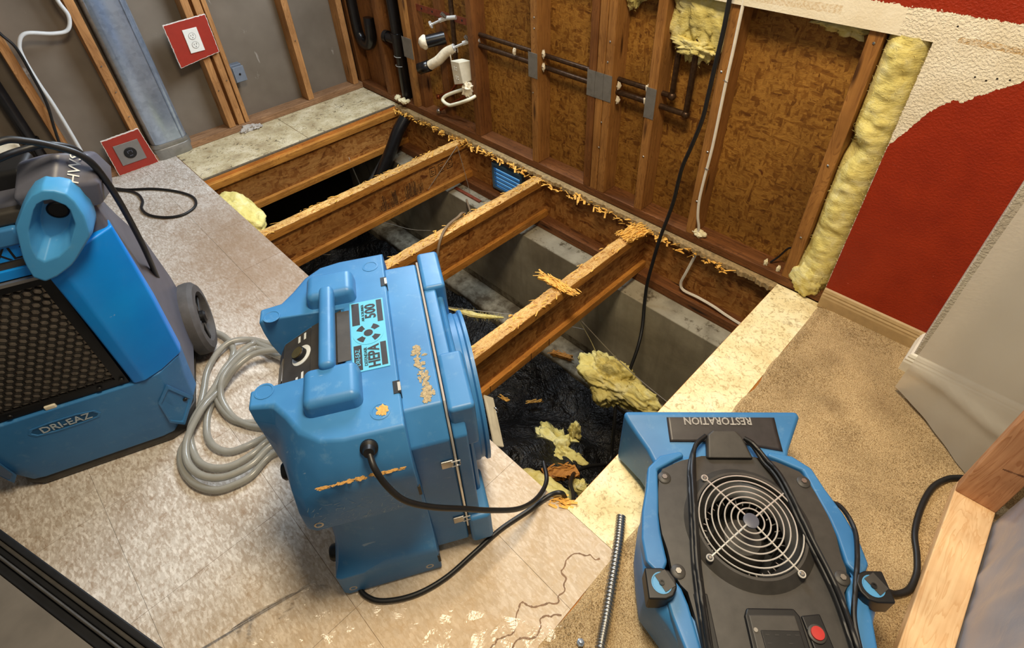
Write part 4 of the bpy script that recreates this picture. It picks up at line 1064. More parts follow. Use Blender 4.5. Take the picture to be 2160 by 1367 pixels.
# corner bumps with screws on the cover, black bumper knobs
for (x, y) in ((-.160, .240), (-.168, .030), (.162, .232), (.165, .022)):
    b_ = MB().lathe([(.016, .196), (.015, .203), (.012, .205), (.0, .205)], 18, Matrix.Translation((x, y, 0))).build('cover_boss', M['black'], am, smooth=True)
    MB().lathe([(.0062, .2045), (.0062, .2085), (.0, .2085)], 6, Matrix.Translation((x, y, 0))).build('screw', M['steel'], b_)
for s in (-1, 1):
    kx, ky = s * .210, .0
    kp = [(-.030 * s, .030), (-.030 * s, -.030), (.006 * s, -.030), (.022 * s, -.024), (.031 * s, -.008), (.031 * s, .010), (.022 * s, .025), (.006 * s, .030)] if s > 0 else [(-.031, .030), (-.031, -.030), (.004, -.030), (.020, -.024), (.030, -.008), (.030, .010), (.020, .025), (.004, .030)]
    if s > 0: kp = [(-x, -y) for x, y in [(.031 * -1, .030), (-.031, -.030), (.004, -.030), (.020, -.024), (.030, -.008), (.030, .010), (.020, .025), (.004, .030)]]
    k_ = MB().prism(kp, .170, .222, Matrix.Translation((kx, ky, 0))).build('bumper_foot', M['black_dk'], am, bevel=.004, seg=2)
    MB().lathe([(.021, .2215), (.021, .2232), (.019, .2232), (.018, .2222), (.0, .2222)], 24, Matrix.Translation((kx, ky, 0))).build('bumper_disc', M['blue_lite'], k_, smooth=True)
    MB().box(-.004, .021, -.0175, .0175, .2225, .2240, Matrix.Translation((kx, ky, 0)) @ Matrix.Rotation(.5, 4, 'Z')).build('bumper_insert', M['black'], k_)
    MB().lathe([(.0055, .222), (.0055, .2265), (.003, .2265), (.003, .2245), (.0, .2245)], 16, Matrix.Translation((kx, ky, 0))).build('screw', M['black_dk'], k_, smooth=True)
# control pod: receptacle cover and rocker
MB().prism([(-.048, -.038), (.044, -.038), (.052, -.052), (.052, -.20), (-.060, -.20), (-.056, -.052)], .200, .210).build('pod_surround', M['black_dk'], am, bevel=.004)
rc_ = MB().prism([(-.050, -.050), (.042, -.050), (.044, -.2), (-.052, -.2)], .205, .2125).build('receptacle_cover', M['black'], am, bevel=.004)
rr_ = MB().box(-.034, .040, -.120, -.078, .2115, .2145).build('receptacle', M['black_dk'], rc_, bevel=.002)
for (x, y) in ((-.024, -.086), (-.006, -.086), (.016, -.086), (.032, -.086), (-.024, -.10), (.016, -.10)):
    MB().box(x - .004, x + .004, y - .0012, y + .0012, .2144, .2149).build('slot', M['outlet_dk'], rr_)
MB().lathe([(.004, .212), (.004, .2145), (.0, .2145)], 10, Matrix.Translation((-.043, -.078, 0))).build('screw', M['steel'], rc_)
sp_ = MB().prism([(.054, -.050), (.092, -.046), (.098, -.120), (.060, -.122)], .200, .208).build('switch_plate', M['black_dk'], am, bevel=.003)
MB().lathe([(.0165, .207), (.0165, .212), (.0145, .213), (.0, .213)], 24, Matrix.Translation((.072, -.082, 0))).build('switch_ring', M['black'], sp_, smooth=True)
MB().lathe([(.0125, .212), (.0120, .2165), (.0, .2175)], 20, Matrix.Translation((.072, -.082, 0))).build('power_button', M['red_btn'], sp_, smooth=True)
MB().box(-.146, -.118, -.20, -.012, .2008, .2045).build('cord_bay', M['black_dk'], am, bevel=.008)
# sticker on the outlet
ST = [(-.130, .400), (.137, .400), (.143, .369), (.150, .318), (.064, .338), (-.022, .348), (-.125, .338)]
def stz(y):
    P_ = [(.24, .176), (.285, .182), (.325, .190), (.365, .199), (.393, .208), (.42, .214)]
    for (a, za), (b, zb) in zip(P_, P_[1:]):
        if a <= y <= b: return za + (zb - za) * (y - a) / (b - a) + .0022
    return .2162
m2 = MB(); gx, gy = 30, 8
def sfn(u, v):
    x = -.128 + .274 * u; lo = .340 - (.0 if u < .55 else (u - .55) * .05); y = lo + (.408 - lo) * v; return (x, y, stz(y))
m2.grid(sfn, gx, gy); m2.build('sticker', M['label_dk'], am, fixn=False, solid=.0008, smooth=True)
text_mesh('RESTORATION', .028, axisM((.0, .392, stz(.392) + .0012), (0, -.2, 1), (-1, 0, 0)), 'sticker_text', plain('worn_print', S(150, 146, 140), .6, var=.3, vs=200), am, sx=.92, bold=.02)
# cord wound lengthwise over the cover
def zc(p, z): return Vector((p[0], p[1], z))
for k, off in enumerate((0, .0105, .005)):
    zz = .212 + (.010 if k == 2 else 0)
    left = [(.055 - off, .350, .224 + .004 * k), (.0, .362, .226), (-.044, .340, .224), (-.075, .312, zz + .004), (-.098 + off, .261, zz), (-.113 + off, .192, zz + .012), (-.123 + off, .129, zz + .010), (-.134 + off, .051, zz + .002), (-.139 + off, -.002, zz), (-.143 + off, -.06, zz), (-.146 + off, -.14, zz), (-.13 + off, -.19, zz)]
    MB().tube(spline([Vector(p) for p in left[2:]], 8), .0052, 9).build('wound_cord', M['rubber'], am, smooth=True)
    right = [(.050, .335, .222), (.066, .316, zz + .004), (.091 - off, .277, zz), (.107 - off, .231, zz + .008), (.116 - off, .158, zz + .012), (.124 - off, .087, zz + .010), (.137 - off, .026, zz + .002), (.142 - off, -.024, zz), (.140 - off, -.09, zz), (.132 - off, -.18, zz)]
    MB().tube(spline([Vector(p) for p in right], 8), .0052, 9).build('wound_cord', M['rubber'], am, smooth=True)
lo_ = [(.196, .235, .05), (.215, .262, .06), (.245, .262, .08), (.258, .215, .10), (.250, .165, .12), (.238, .12, .15), (.23, .085, .188)]
MB().tube(spline([Vector(p) for p in lo_], 8), .0052, 9).build('cord_loop', M['rubber'], am, smooth=True)
lo_ = [(.205, .20, .16), (.224, .18, .195), (.231, .125, .205), (.210, .065, .212), (.175, -.005, .215), (.150, -.06, .214), (.135, -.14, .214)]
MB().tube(spline([Vector(p) for p in lo_], 8), .0052, 9).build('cord_loop', M['rubber'], am, smooth=True)
bpy.data.objects.remove(gr)
# ------------------------------------------------------------------ left wall fittings
du = empty('duct', (-.03, -1.21, 0), 0, 'tall shiny galvanised oval duct standing against the left stud wall', 'duct')
def oval(cy, cx, hy, hx, z, n=28):
    out = []
    for k in range(n):
        a = 2 * PI * k / n; c_, s_ = math.cos(a), math.sin(a)
        y = cy + (hy - hx) * (1 if c_ > 0 else -1) * (1 if abs(c_) > 1e-6 else 0) + hx * c_; x = cx + hx * s_
        out.append(Vector((x, y, z)))
    return out
MB().loft([oval(-1.210, -.035, .092, .046, z) for z in (.075, .4, .8, 1.2, 1.7)], cap=False).build('duct_pipe', M['galv'], du, True, smooth=True, ang=60)
MB().loft([oval(-1.213, -.035, .102, .052, .0), oval(-1.213, -.035, .104, .054, .055), oval(-1.213, -.035, .100, .051, .06), oval(-1.213, -.035, .104, .054, .066), oval(-1.211, -.035, .095, .048, .085)], cap=False).build('collar', M['galv_dull'], du, True, smooth=True, ang=50)
MB().tube([V(.0125, -1.150, .08), V(.0125, -1.150, 1.7)], .0022, 6).build('duct_seam', M['galv'], du, True)

def drywall_piece(x0, poly, label):
    t = empty('drywall_offcut', (x0, sum(p[0] for p in poly) / len(poly), min(p[1] for p in poly)), 0, label, 'drywall scrap')
    # jagged outline, red face and white broken edge
    pts = []
    for i in range(len(poly)):
        a = Vector(poly[i]); b = Vector(poly[(i + 1) % len(poly)]); n = 26
        for k in range(n): 
            p = a.lerp(b, k / n); nr = Vector((b.y - a.y, a.x - b.x)).normalized()
            pts.append(p + nr * (.0016 * mnoise.noise((p.x * 90, p.y * 90, x0)) + random.uniform(-.0008, .0008)))
    MB().loft([[Vector((x0, p.x, p.y)) for p in pts], [Vector((x0 + .0122, p.x, p.y)) for p in pts]]).build('gypsum_board', M['gypsum'], t, True)
    c = sum(pts, Vector((0, 0))) / len(pts)
    ins = [c + (p - c) * (.978 + random.uniform(-.006, .004)) for p in pts]
    MB().loft([[Vector((x0 + .0122, p.x, p.y)) for p in ins], [Vector((x0 + .0128, p.x, p.y)) for p in ins]]).build('painted_face', M['red'], t, True)
    return t
t = drywall_piece(.012, [(-1.021, .431), (-.809, .460), (-.811, .652), (-1.023, .643)], 'red drywall offcut around a white outlet, upper one on the left wall')
pl_ = MB().box(.0248, .0295, -.948, -.876, .488, .604).build('cover_plate', M['white'], t, True, bevel=.0015)
for zc_ in (.568, .524):
    rc = MB().lathe([(.0165, 0), (.0165, .0012), (.0, .0012)], 24, axisM((.0296 - .012, -.912 + .916, zc_ - .431), (1, 0, 0))).build('receptacle', M['white'], pl_)
    rc.matrix_parent_inverse = Matrix.Identity(4)
    for (dy, h) in ((-.006, .007), (.006, .009)):
        MB().box(0, .0004, dy - .0011, dy + .0011, .000, h, Matrix.Translation((.0296 - .012 + .0012, .004, zc_ - .431))).build('slot', M['outlet_dk'], pl_)
    MB().lathe([(.0024, 0), (.0024, .0004), (.0, .0004)], 10, axisM((.0296 - .012 + .0012, .004, zc_ - .431 - .008), (1, 0, 0))).build('slot', M['outlet_dk'], pl_)
    ro = [Vector((.0296 - .012 + .0012, .004 + .0168 * math.cos(2 * PI * k / 24), zc_ - .431 + .0165 * math.sin(2 * PI * k / 24))) for k in range(24)]
    MB().tube(ro, .0006, 4, closed=True).build('outline', M['outlet_dk'], pl_)
t = drywall_piece(.004, [(-1.508, -.004 + .006), (-1.310, .002), (-1.328, .204), (-1.507, .198)], 'red drywall offcut around a steel plate with a round black outlet, at the floor')
pl_ = MB().box(.0168, .0205, -1.471, -1.354, .047, .158).build('cover_plate', M['steelplate'], t, True, bevel=.0012)
oc = Vector((.0205 - .004, -1.4125 + 1.41325, .101 - .002))
MB().lathe([(.029, 0), (.029, .003), (.027, .004), (.0, .004)], 32, axisM(oc, (1, 0, 0))).build('range_outlet', M['black_dk'], pl_, smooth=True)
for (dy, dz, w, h) in ((-.010, .008, .0016, .012), (.010, .008, .0016, .012), (0, -.012, .008, .0016), (0, .014, .006, .0016)):
    MB().box(oc.x + .004, oc.x + .0046, oc.y + dy - w, oc.y + dy + w, oc.z + dz - h / 2 - .002, oc.z + dz + h / 2).build('slot', M['greyplas'], pl_)
# grey switch box on the far side of the triple stud
jb = empty('junction_box', (-.03, -.73, .257), 0, 'small grey electrical box fixed to the side of the left wall stud', 'electrical box')
MB().box(-.055, -.012, -.774, -.712, .262, .362).build('box_body', plain('grey_pvc', S(96, 104, 116), .45, var=.1), jb, True, bevel=.003)
MB().box(-.012, -.006, -.768, -.706, .266, .350).build('box_cover', plain('grey_pvc2', S(112, 120, 132), .45, var=.1), jb, True, bevel=.002)
MB().lathe([(.006, 0), (.006, .002), (.0, .002)], 12, axisM((-.006 + .03, -.737 + .73, .308 - .257), (1, 0, 0))).build('knockout', M['black_dk'], jb)
MB().tube(spline([V(-.04, -.768, .36), V(-.03, -.775, .40), V(-.04, -.77, .46), V(-.05, -.772, .55)], 6), .004, 6).build('cable', M['romex'], jb, True, smooth=True)
wc_ = [(.012, -1.381, .95), (.012, -1.381, .836), (.012, -1.371, .767), (.012, -1.401, .714), (.012, -1.460, .713), (.012, -1.552, .736), (.012, -1.594, .699), (.012, -1.606, .640), (.012, -1.606, .532), (.012, -1.600, .437), (.012, -1.598, .317), (.012, -1.60, .181), (.012, -1.61, .06), (.012, -1.61, .01)]
o = MB().tube(spline([V(*p) for p in wc_], 8), .0085, 10).build('electrical_cable', plain('white_cable_blue', S(206, 208, 208), .4, var=.05), smooth=True)
tag(o, 'thick white electrical cable with an S bend on the left stud wall', 'cable')
bc_ = [(.02, -1.66, .86), (.02, -1.634, .758), (.02, -1.611, .692), (.02, -1.612, .573), (.02, -1.619, .448), (.02, -1.645, .330), (.02, -1.661, .244), (.03, -1.67, .12), (.05, -1.66, .01)]
o = MB().tube(spline([V(*p) for p in bc_], 8), .006, 8).build('power_cord', M['rubber'], smooth=True)
tag(o, 'thin black cord hanging beside the white cable on the left stud wall', 'cord')
ap = empty('drain_pipe', (-.045, -1.75, .0), 0, 'black drain pipe in the left stud wall behind the dehumidifier', 'pipe')
MB().tube([V(-.045, -1.752, .0), V(-.045, -1.752, 1.5)], .026, 18).build('pipe', M['abs'], ap, True, smooth=True)
MB().lathe([(.033, 0), (.033, .04), (.028, .042)], 18, Matrix.Translation((0, 0, .25)), cap=False).build('coupling', M['abs'], ap, smooth=True)
o = MB().grid(lambda u, v: (.02 + .03 * v + .015 * math.sin(u * 6), -1.93 + .13 * u, .02 + .40 * v - .10 * u * v), 10, 12).build('plastic_scrap', M['white_dirty'], smooth=True, solid=.002)
tag(o, 'white sheet scrap leaning on the left wall at the picture edge', 'sheet scrap')

# ------------------------------------------------------------------ plumbing on the back wall
ps = empty('waste_stack', (.445, .045, 0), 0, 'thick black vertical waste pipe with side tee in the back wall corner', 'pipe')
MB().tube([V(.44, .045, .0), V(.44, .045, .34), V(.44, .045, 1.2)], .031, 22).build('pipe', M['abs'], ps, True, smooth=True)
MB().lathe([(.037, 0), (.037, .13), (.033, .132)], 22, Matrix.Translation((-.005, 0, .30)), cap=False).build('tee_fitting', M['abs'], ps, smooth=True)
MB().tube([V(.44, .040, .385), V(.375, .028, .395), V(.345, .025, .40)], .027, 18).build('tee_branch', M['abs'], ps, True, smooth=True)
MB().lathe([(.033, -.012), (.033, .012), (.0, .014)], 18, axisM((.352 - .445, .026 - .045, .399), (-1, -.2, .1))).build('tee_hub', M['abs'], ps, smooth=True)
for z in (.30, .245): MB().tube([Vector((.4755 * 0 + .44 + .0375 * math.cos(a), .045 + .0375 * math.sin(a), z)) for a in [-.6 - 2.0 * k / 10 for k in range(11)]], .0016, 5).build('clip', M['label_lt'], ps, True)
o = MB().tube(spline([V(.018, .035, 1.2), V(.018, .035, .7), V(.018, .035, .50), V(.020, .035, .40), V(.028, .035, .340), V(.070, .030, .300), V(.130, .030, .302), V(.170, .030, .345), V(.178, .032, .42), V(.178, .035, .47)], 10), .034, 22).build('trap_pipe', M['abs'], smooth=True)
tag(o, 'black curved trap pipe tucked into the corner of the back wall', 'pipe')
# foam at the foot of the stack
fm = MB()
for k, (x, y) in enumerate(((.40, .0), (.41, -.01), (.47, -.008), (.50, .004), (.49, -.016), (.455, -.02))): fm.add(*lump((x, y, .046), .014 + .006 * random.random(), (1, 1, .8), k * 2.3, .5))
o = fm.build('foam_sealant', M['foam'], smooth=True); tag(o, 'pale foam sealant lumps around the foot of the waste pipe', 'foam')
# nail plates
def nplate(x0, x1, z0, z1, label, n=1):
    t = empty('nail_plate', ((x0 + x1) / 2, -.001, z0), 0, label, 'nail plate', 'zinc nail plates on the studs')
    w = (x1 - x0) / n
    for k in range(n):
        a = x0 + k * w + .0006; b = x0 + (k + 1) * w - .0006; mb = MB(); N_ = 12
        top = [(a + (b - a) * i / N_, z1 - (.0025 if i % 2 else 0)) for i in range(N_ + 1)]; bot = [(a + (b - a) * i / N_, z0 + (.0025 if i % 2 else 0)) for i in range(N_, -1, -1)]
        mb.loft([[Vector((x, -.0022, z)) for x, z in top + bot], [Vector((x, -.0004, z)) for x, z in top + bot]])
        mb.build('plate', M['galv_dull'], t, True)
nplate(.552, .642, .332, .448, 'wide dull zinc nail plate on the stud beside the waste pipe', 1)
nplate(1.545, 1.602, .470, .585, 'single zinc nail plate on the lone stud where the water pipes pass')
nplate(1.886, 2.013, .478, .590, 'three zinc nail plates side by side on the triple stud', 3)
nplate(2.176, 2.222, .468, .592, 'zinc nail plate on the stud next to the pipe elbows')
# horizontal and vertical water pipes
def pipe(label, pts, r=.0105, elbows=()):
    t = empty('water_pipe', pts[0], 0, label, 'pipe', 'water pipes along the back wall')
    MB().tube([V(*p) for p in pts], r, 14).build('pipe', M['copper_dark'], t, True, smooth=True)
    for e in elbows:
        MB().add(*lump(e, .0165, (1, 1, 1), 1, .0)).build('elbow', M['copper_dark'], t, True, smooth=True)
    return t
yp = .045
pipe('upper dark copper water pipe running right from the valves to a riser', [(1.15, yp, .570), (2.255, yp, .563), (2.262, yp, .566), (2.262, yp, 1.25)], .0105, [(2.262, yp, .563)])
pipe('lower dark copper water pipe running right from the valves to a riser', [(1.16, yp - .004, .518), (2.330, yp - .004, .512), (2.334, yp - .004, .516), (2.334, yp - .004, 1.25)], .0115, [(2.334, yp - .004, .512)])
for (x, z, lb_) in ((1.615, .580, 'white putty dab right of the lone stud on the upper pipe'), (1.615, .522, 'white putty dab right of the lone stud on the lower pipe'), (2.03, .548, 'white putty dab right of the triple stud on the upper pipe'), (2.03, .488, 'white putty dab right of the triple stud on the lower pipe'), (2.165, .572, 'white putty dab left of the last nail plate on the upper pipe'), (2.162, .520, 'white putty dab left of the last nail plate on the lower pipe'), (1.43, .55, 'white putty dab on both pipes left of the lone stud')):
    o = MB().add(*lump((x, yp - .02, z), .011, (.8, .7, 1.5), x * 7, .6)).build('putty_dab', M['putty'], smooth=True)
    tag(o, lb_, 'putty', 'putty dabs where pipes pass the studs')
# valves
def valve(x, z, label):
    t = empty('shutoff_valve', (x, .02, z), 0, label, 'valve')
    MB().tube([V(x + .045, .045, z + .006), V(x, .02, z), V(x - .03, -.005, z - .012)], .011, 12).build('valve_body', M['chrome'], t, True, smooth=True)
    MB().tube([V(x - .02, .005, z - .008), V(x - .062, -.03, z - .030)], .006, 10).build('stem', M['chrome'], t, True, smooth=True)
    Mh = axisM((-.066, -.054, -.032), (-.7, -.6, -.35), (0, 0, 1))
    MB().lathe([(.008, -.004), (.019, -.003), (.019, .003), (.008, .005), (.0, .005)], 16, Mh).build('handwheel', M['chrome'], t, smooth=True)
    MB().tube([V(x, .018, z), V(x - .012, -.002, z + .026)], .009, 12).build('outlet_nut', M['steel'], t, True, smooth=True)
    return t
valve(.955, .612, 'upper chrome shutoff valve on the back wall plumbing')
valve(1.125, .535, 'lower chrome shutoff valve where the copper pipes begin')
o = MB().tube([V(.958, .055, 1.25), V(.956, .055, .60), V(.953, .05, .27)], .0125, 14).build('supply_riser', M['copper_dark'], smooth=True); tag(o, 'dark vertical copper riser below the upper shutoff valve', 'pipe')
rs = empty('supply_riser', (1.137, .03, .24), 0, 'black vertical riser with white bands under the lower valve', 'pipe')
MB().tube([V(1.140, .03, .545), V(1.139, .03, .24)], .0135, 14).build('pipe', M['rubber'], rs, True, smooth=True)
for z in (.445, .352, .268): MB().lathe([(.0155, -.005), (.0155, .005)], 16, Matrix.Translation((.0025, 0, z - .24)), cap=False).build('band', M['white'], rs, smooth=True)
# copper strap with holes
t = empty('pipe_strap', (.83, .06, .59), 0, 'reddish perforated copper strap nailed between two studs', 'strap')
MB().box(.570, 1.13, .056, .0575, .588, .622).build('strap', M['strap_rust'], t, True)
for x in (.62, .70, .79, .88, 1.03, 1.09): MB().lathe([(.006, 0), (.006, -.0006), (.0, -.0006)], 12, axisM((x - .83, .0559 - .06, .605 - .59), (0, 1, 0))).build('hole', M['outlet_dk'], t)
# capped drain stubs
t = empty('drain_stub', (.80, .02, .43), 0, 'black drain stub with a white rag-wrapped round end', 'drain')
MB().tube([V(.86, .07, .485), V(.80, -.01, .470)], .033, 20).build('pipe', M['abs'], t, True, smooth=True)
MB().add(*lump((.792, -.018, .468), .036, (.95, .9, 1), 4, .16, 20, 14)).build('wrap', M['putty'], t, True, smooth=True)
t = empty('drain_stub', (.76, .0, .31), 0, 'angled drain pipe with white wrapped elbow and open black end', 'drain')
MB().tube(spline([V(.95, .06, .450), V(.905, .03, .425), V(.87, .0, .385), V(.82, -.02, .352)], 6), .026, 18).build('elbow', M['putty'], t, True, smooth=True)
MB().tube([V(.815, -.022, .350), V(.755, -.05, .325)], .029, 20, cap=False).build('open_end', M['abs'], t, True, smooth=True, solid=.004)
MB().lathe([(.026, 0), (.0, .001)], 18, axisM((.79 - .76, -.033, .338 - .31), (-.85, -.4, -.35)), cap=False).build('bore', M['black_dk'], t)
o = MB().tube([V(.938, .03, .43), V(.947, .03, .345)], .004, 8).build('paint_drip', M['putty'], smooth=True); tag(o, 'thin white caulk drip on the riser beside the drain', 'caulk')
# white paper-faced box and looped white pipe
t = empty('outlet_box', (1.065, .01, .30), 0, 'white painted outlet box hanging below the shutoff valves', 'outlet box')
bx_ = MB().loft([[V(1.012, -.03, .425), V(1.078, -.03, .430), V(1.098, -.03, .325), V(1.024, -.03, .300)], [V(1.035, .03, .425), V(1.100, .03, .430), V(1.118, .03, .335), V(1.045, .03, .310)]]).build('box', M['white_dirty'], t, True, bevel=.003)
for zz in (.392, .345):
    for (dx, dz, w, h) in ((-.008, 0, .004, .018), (.006, .006, .008, .003), (.006, -.006, .008, .003)):
        MB().box(-.0 + dx - w / 2, dx + w / 2, -.0325, -.0305, dz - h / 2, dz + h / 2, Matrix.Translation((1.05 - 1.065 + (.39 - zz) * .15, -.01, zz - .30))).build('receptacle_slot', plain('slot_white', S(240, 236, 224), .4) if False else M['white'], bx_)
MB().add(*lump((1.105, -.005, .292), .035, (1, .8, 1.1), 6, .6, 18, 12, 3)).build('plaster_lump', M['putty'], t, True, smooth=True)
lp_ = [(1.13, .025, .262), (1.150, .0, .262), (1.135, -.035, .250), (1.08, -.045, .222), (1.01, -.05, .190), (.985, -.05, .182), (.945, -.045, .180), (.912, -.035, .186), (.925, -.02, .208), (.985, .0, .240), (1.05, .02, .268)]
o = MB().tube(spline([V(*p) for p in lp_], 8), .0095, 12).build('looped_pipe', M['cream_pipe'], smooth=True); tag(o, 'cream coloured square-bent loop of pipe near the floor plate', 'pipe')
for pts, lb_ in (([(1.00, .05, .27), (.947, .045, .262), (.909, .04, .216), (.80, .02, .155)], 'upper thin copper stub pipe beside the cream pipe loop'), ([(1.01, .05, .21), (.982, .04, .190), (.869, .03, .120), (.80, .01, .072)], 'lower thin copper stub pipe with a valve end below the cream loop')):
    t = empty('copper_stub', pts[0], 0, lb_, 'pipe')
    MB().tube([V(*p) for p in pts], .008, 10).build('pipe', M['copper'], t, True, smooth=True)
    MB().add(*lump(pts[-1], .015, (1, 1, 1), 3, .2)).build('end_cap', M['copper'] if 'upper' in lb_ else M['steel'], t, True, smooth=True)

# ------------------------------------------------------------------ insulation
def wool_fibres(obj_parent, pts_fn, n, L=(.006, .015), world=True, nm='loose_fibres'):
    mb = MB()
    for k in range(n):
        p, nr = pts_fn(); p = Vector(p); nr = Vector(nr)
        d = (nr * .6 + Vector((random.uniform(-1, 1), random.uniform(-1, 1), random.uniform(-1, 1)))).normalized()
        l = random.uniform(*L); s = d.orthogonal().normalized() * .0004
        q = p + d * l * .5 + Vector((random.uniform(-1, 1), random.uniform(-1, 1), random.uniform(-1, 1))) * l * .25
        mb.add([p - s, p + s, q + s, q - s, p + d * l], [(0, 1, 2, 3), (3, 2, 4)])
    return mb.build(nm, M['ins'], obj_parent, world, fixn=False, kind='stuff')
def batt(name, label, fn, nu, nv, nfib, cat='insulation'):
    o = MB().grid(fn, nu, nv).build(name, M['ins'], smooth=True, ang=180, fixn=False)
    tag(o, label, cat)
    def rnd():
        u, v = random.random(), random.random(); e = .01
        p = Vector(fn(u, v)); a = Vector(fn(min(1, u + e), v)) - p; b = Vector(fn(u, min(1, v + e))) - p
        nr = a.cross(b); nr = nr.normalized() if nr.length > 0 else Vector((0, -1, 0))
        return p, nr
    if nfib: wool_fibres(o, rnd, nfib)
    return o
def fn_col(u, v):
    z = .030 + .912 * v; x = 2.899 + .119 * u
    pin = math.sin(PI * min(max(u, .0), 1)) ** .45
    fold = .5 + .6 * mnoise.noise((x * 5, z * 7, 1)) + .9 * (abs(mnoise.noise((x * 6 + z * 3, z * 15, 3))) - .25) + .3 * mnoise.noise((x * 30, z * 44, 4))
    waist = math.exp(-((z - .60) / .035) ** 2) * max(0, 1 - u * 1.6)
    y = .055 - (.065 + .022 * fold) * pin + .05 * waist
    if v < .06: y += .02 * (1 - v / .06)
    if u == 0 or u == 1: y = .085
    if z < .20: x -= .030 * (1 - z / .2) * (1 - u)
    return (x, y, z)
batt('insulation_batt', 'tall yellow glass wool batt between the right stud and the red wall', fn_col, 44, 200, 480)
def blob_fn(c, r, sc, seed, amp=.4, fr=2.4):
    c = Vector(c)
    def fn(u, v):
        th = PI * v; ph = 2 * PI * u
        d = Vector((math.sin(th) * math.cos(ph), math.sin(th) * math.sin(ph), math.cos(th)))
        k = 1 + amp * mnoise.noise(d * fr + Vector((seed, 0, 0))) + amp * .5 * mnoise.noise(d * fr * 2.6 + Vector((0, seed, 0))) + amp * .3 * mnoise.noise(d * fr * 6 + Vector((0, 0, seed)))
        return tuple(c + Vector((d.x * sc[0], d.y * sc[1], d.z * sc[2])) * r * k)
    return fn
# wool bulging out at the foot of the tall batt
batt('insulation_tuft', 'rounded yellow wool bulge at the foot of the tall batt', blob_fn((2.945, .005, .075), .055, (.95, .6, 1.25), 11, .3), 40, 26, 420)
batt('insulation_batt', 'torn yellow wool piece hanging behind the two pipe risers', blob_fn((2.33, .055, .90), .125, (1.0, .33, 1.25), 21, .42, 2.0), 70, 50, 900)
batt('insulation_tuft', 'ragged yellow wool shred hanging low between the pipe risers', blob_fn((2.325, .035, .765), .045, (1.55, .5, .55), 31, .7, 2.2), 50, 34, 420)
batt('insulation_tuft', 'small pale wool tuft at the top right of the triple stud', blob_fn((2.04, .06, .89), .05, (.8, .4, .9), 41, .6), 30, 22, 240)
batt('insulation_tuft', 'torn pale wool scrap under the white strip left of the right stud', blob_fn((2.785, .06, .925), .06, (1.25, .35, .5), 51, .7, 1.8), 40, 26, 240)
batt('insulation_batt', 'yellow wool slab edge peeking out of the left joist bay', blob_fn((.70, -1.205, -.085), .16, (1.35, .62, .52), 61, .18, 1.6), 60, 40, 660)
batt('insulation_batt', 'big fluffy yellow wool clump caught on wires in the crawl space', blob_fn((2.40, -.40, -.60), .105, (1.35, .85, .95), 71, .42, 2.0), 90, 60, 1320)
batt('insulation_tuft', 'yellow wool tail sagging right from the big clump by the concrete', blob_fn((2.565, -.40, -.60), .085, (1.45, .55, .7), 81, .4, 2.0), 60, 40, 660)
batt('insulation_tuft', 'torn yellow wool tuft lying on the black plastic', blob_fn((2.345, -.675, -.945), .10, (1.25, .80, .45), 91, .7, 2.0), 70, 46, 780)
batt('insulation_tuft', 'upright yellow wool wisp beside the torn tuft on the black plastic', blob_fn((2.352, -.55, -.94), .045, (.7, .55, 1.7), 101, .5, 2.0), 40, 30, 300)
batt('insulation_batt', 'dull yellow wool slab under the near corner of the opening', blob_fn((2.62, -1.06, -.52), .12, (1.1, .75, .4), 111, .25, 1.6), 50, 34, 540)
batt('insulation_tuft', 'pale wool nugget near the near corner of the opening', blob_fn((2.645, -.88, -.62), .03, (1.1, .9, .9), 121, .5), 24, 16, 120)
wt = [(1.70, -.74, -.38), (1.77, -.70, -.39), (1.84, -.655, -.40), (1.92, -.58, -.41)]
o = MB().tube(spline([V(*p) for p in wt], 8), [.003, .004, .004, .005, .006, .007, .008, .009, .012, .014, .012, .015, .016, .014, .013, .012, .012, .012, .012, .010, .010, .008, .006, .005, .004], 8).build('insulation_tuft', M['ins'], smooth=True); tag(o, 'stringy wool wisp stretched on a wire behind the air scrubber', 'insulation')
def rnd2():
    p = spline([V(*q) for q in wt], 8)[random.randrange(6, 24)]; return p, Vector((random.uniform(-1, 1), random.uniform(-1, 1), random.uniform(-1, 1))).normalized()
wool_fibres(o, rnd2, 300, (.015, .04))

# ------------------------------------------------------------------ wood scraps on the joists and in the crawl space
def scrap(label, c, L, W_, H_, rz, mat='splinter', nsh=60, seed=0, spread=1.0):
    t = empty('wood_scrap', c, rz, label, 'wood scrap')
    mb = MB(); n = 22; top = []
    for k in range(n + 1):
        x = -L / 2 + L * k / n; top.append((x, W_ / 2 * (.75 + .5 * mnoise.noise((x * 60, seed, 0)) + .2 * random.random())))
    pts = top + [(x, -W_ / 2 * (.75 + .5 * mnoise.noise((x * 60, seed, 9)) + .2 * random.random())) for x, y in reversed(top)]
    pts = [(x + (random.uniform(-.012, .012) if abs(x) > L * .42 else 0), y) for x, y in pts]
    mb.prism(pts, -H_ / 2, H_ / 2); mb.build('splintered_board', M[mat], t)
    sb = MB()
    for k in range(nsh):
        shard(sb, (random.uniform(-.55, .55) * L * spread, random.uniform(-.55, .55) * W_, H_ / 2 + random.uniform(-.004, .006)), random.uniform(.012, .045), random.uniform(.003, .008), random.uniform(-.5, .5), .4)
    sb.build('splinters', M[mat], t, fixn=False, kind='stuff'); return t
scrap('torn yellow wood scrap lying across the joist nearest the red wall', (2.240, -.572, -.009), .175, .036, .010, math.radians(4), nsh=70, seed=2)
scrap('splintered yellow wood cluster where the last joist meets the back wall', (2.262, -.10, -.010), .10, .075, .014, math.radians(80), nsh=150, seed=5, spread=1.2)
scrap('short wood offcut lying on the concrete footing', (2.02, -.27, -.862), .12, .03, .02, .4, 'flange', 14, 7)
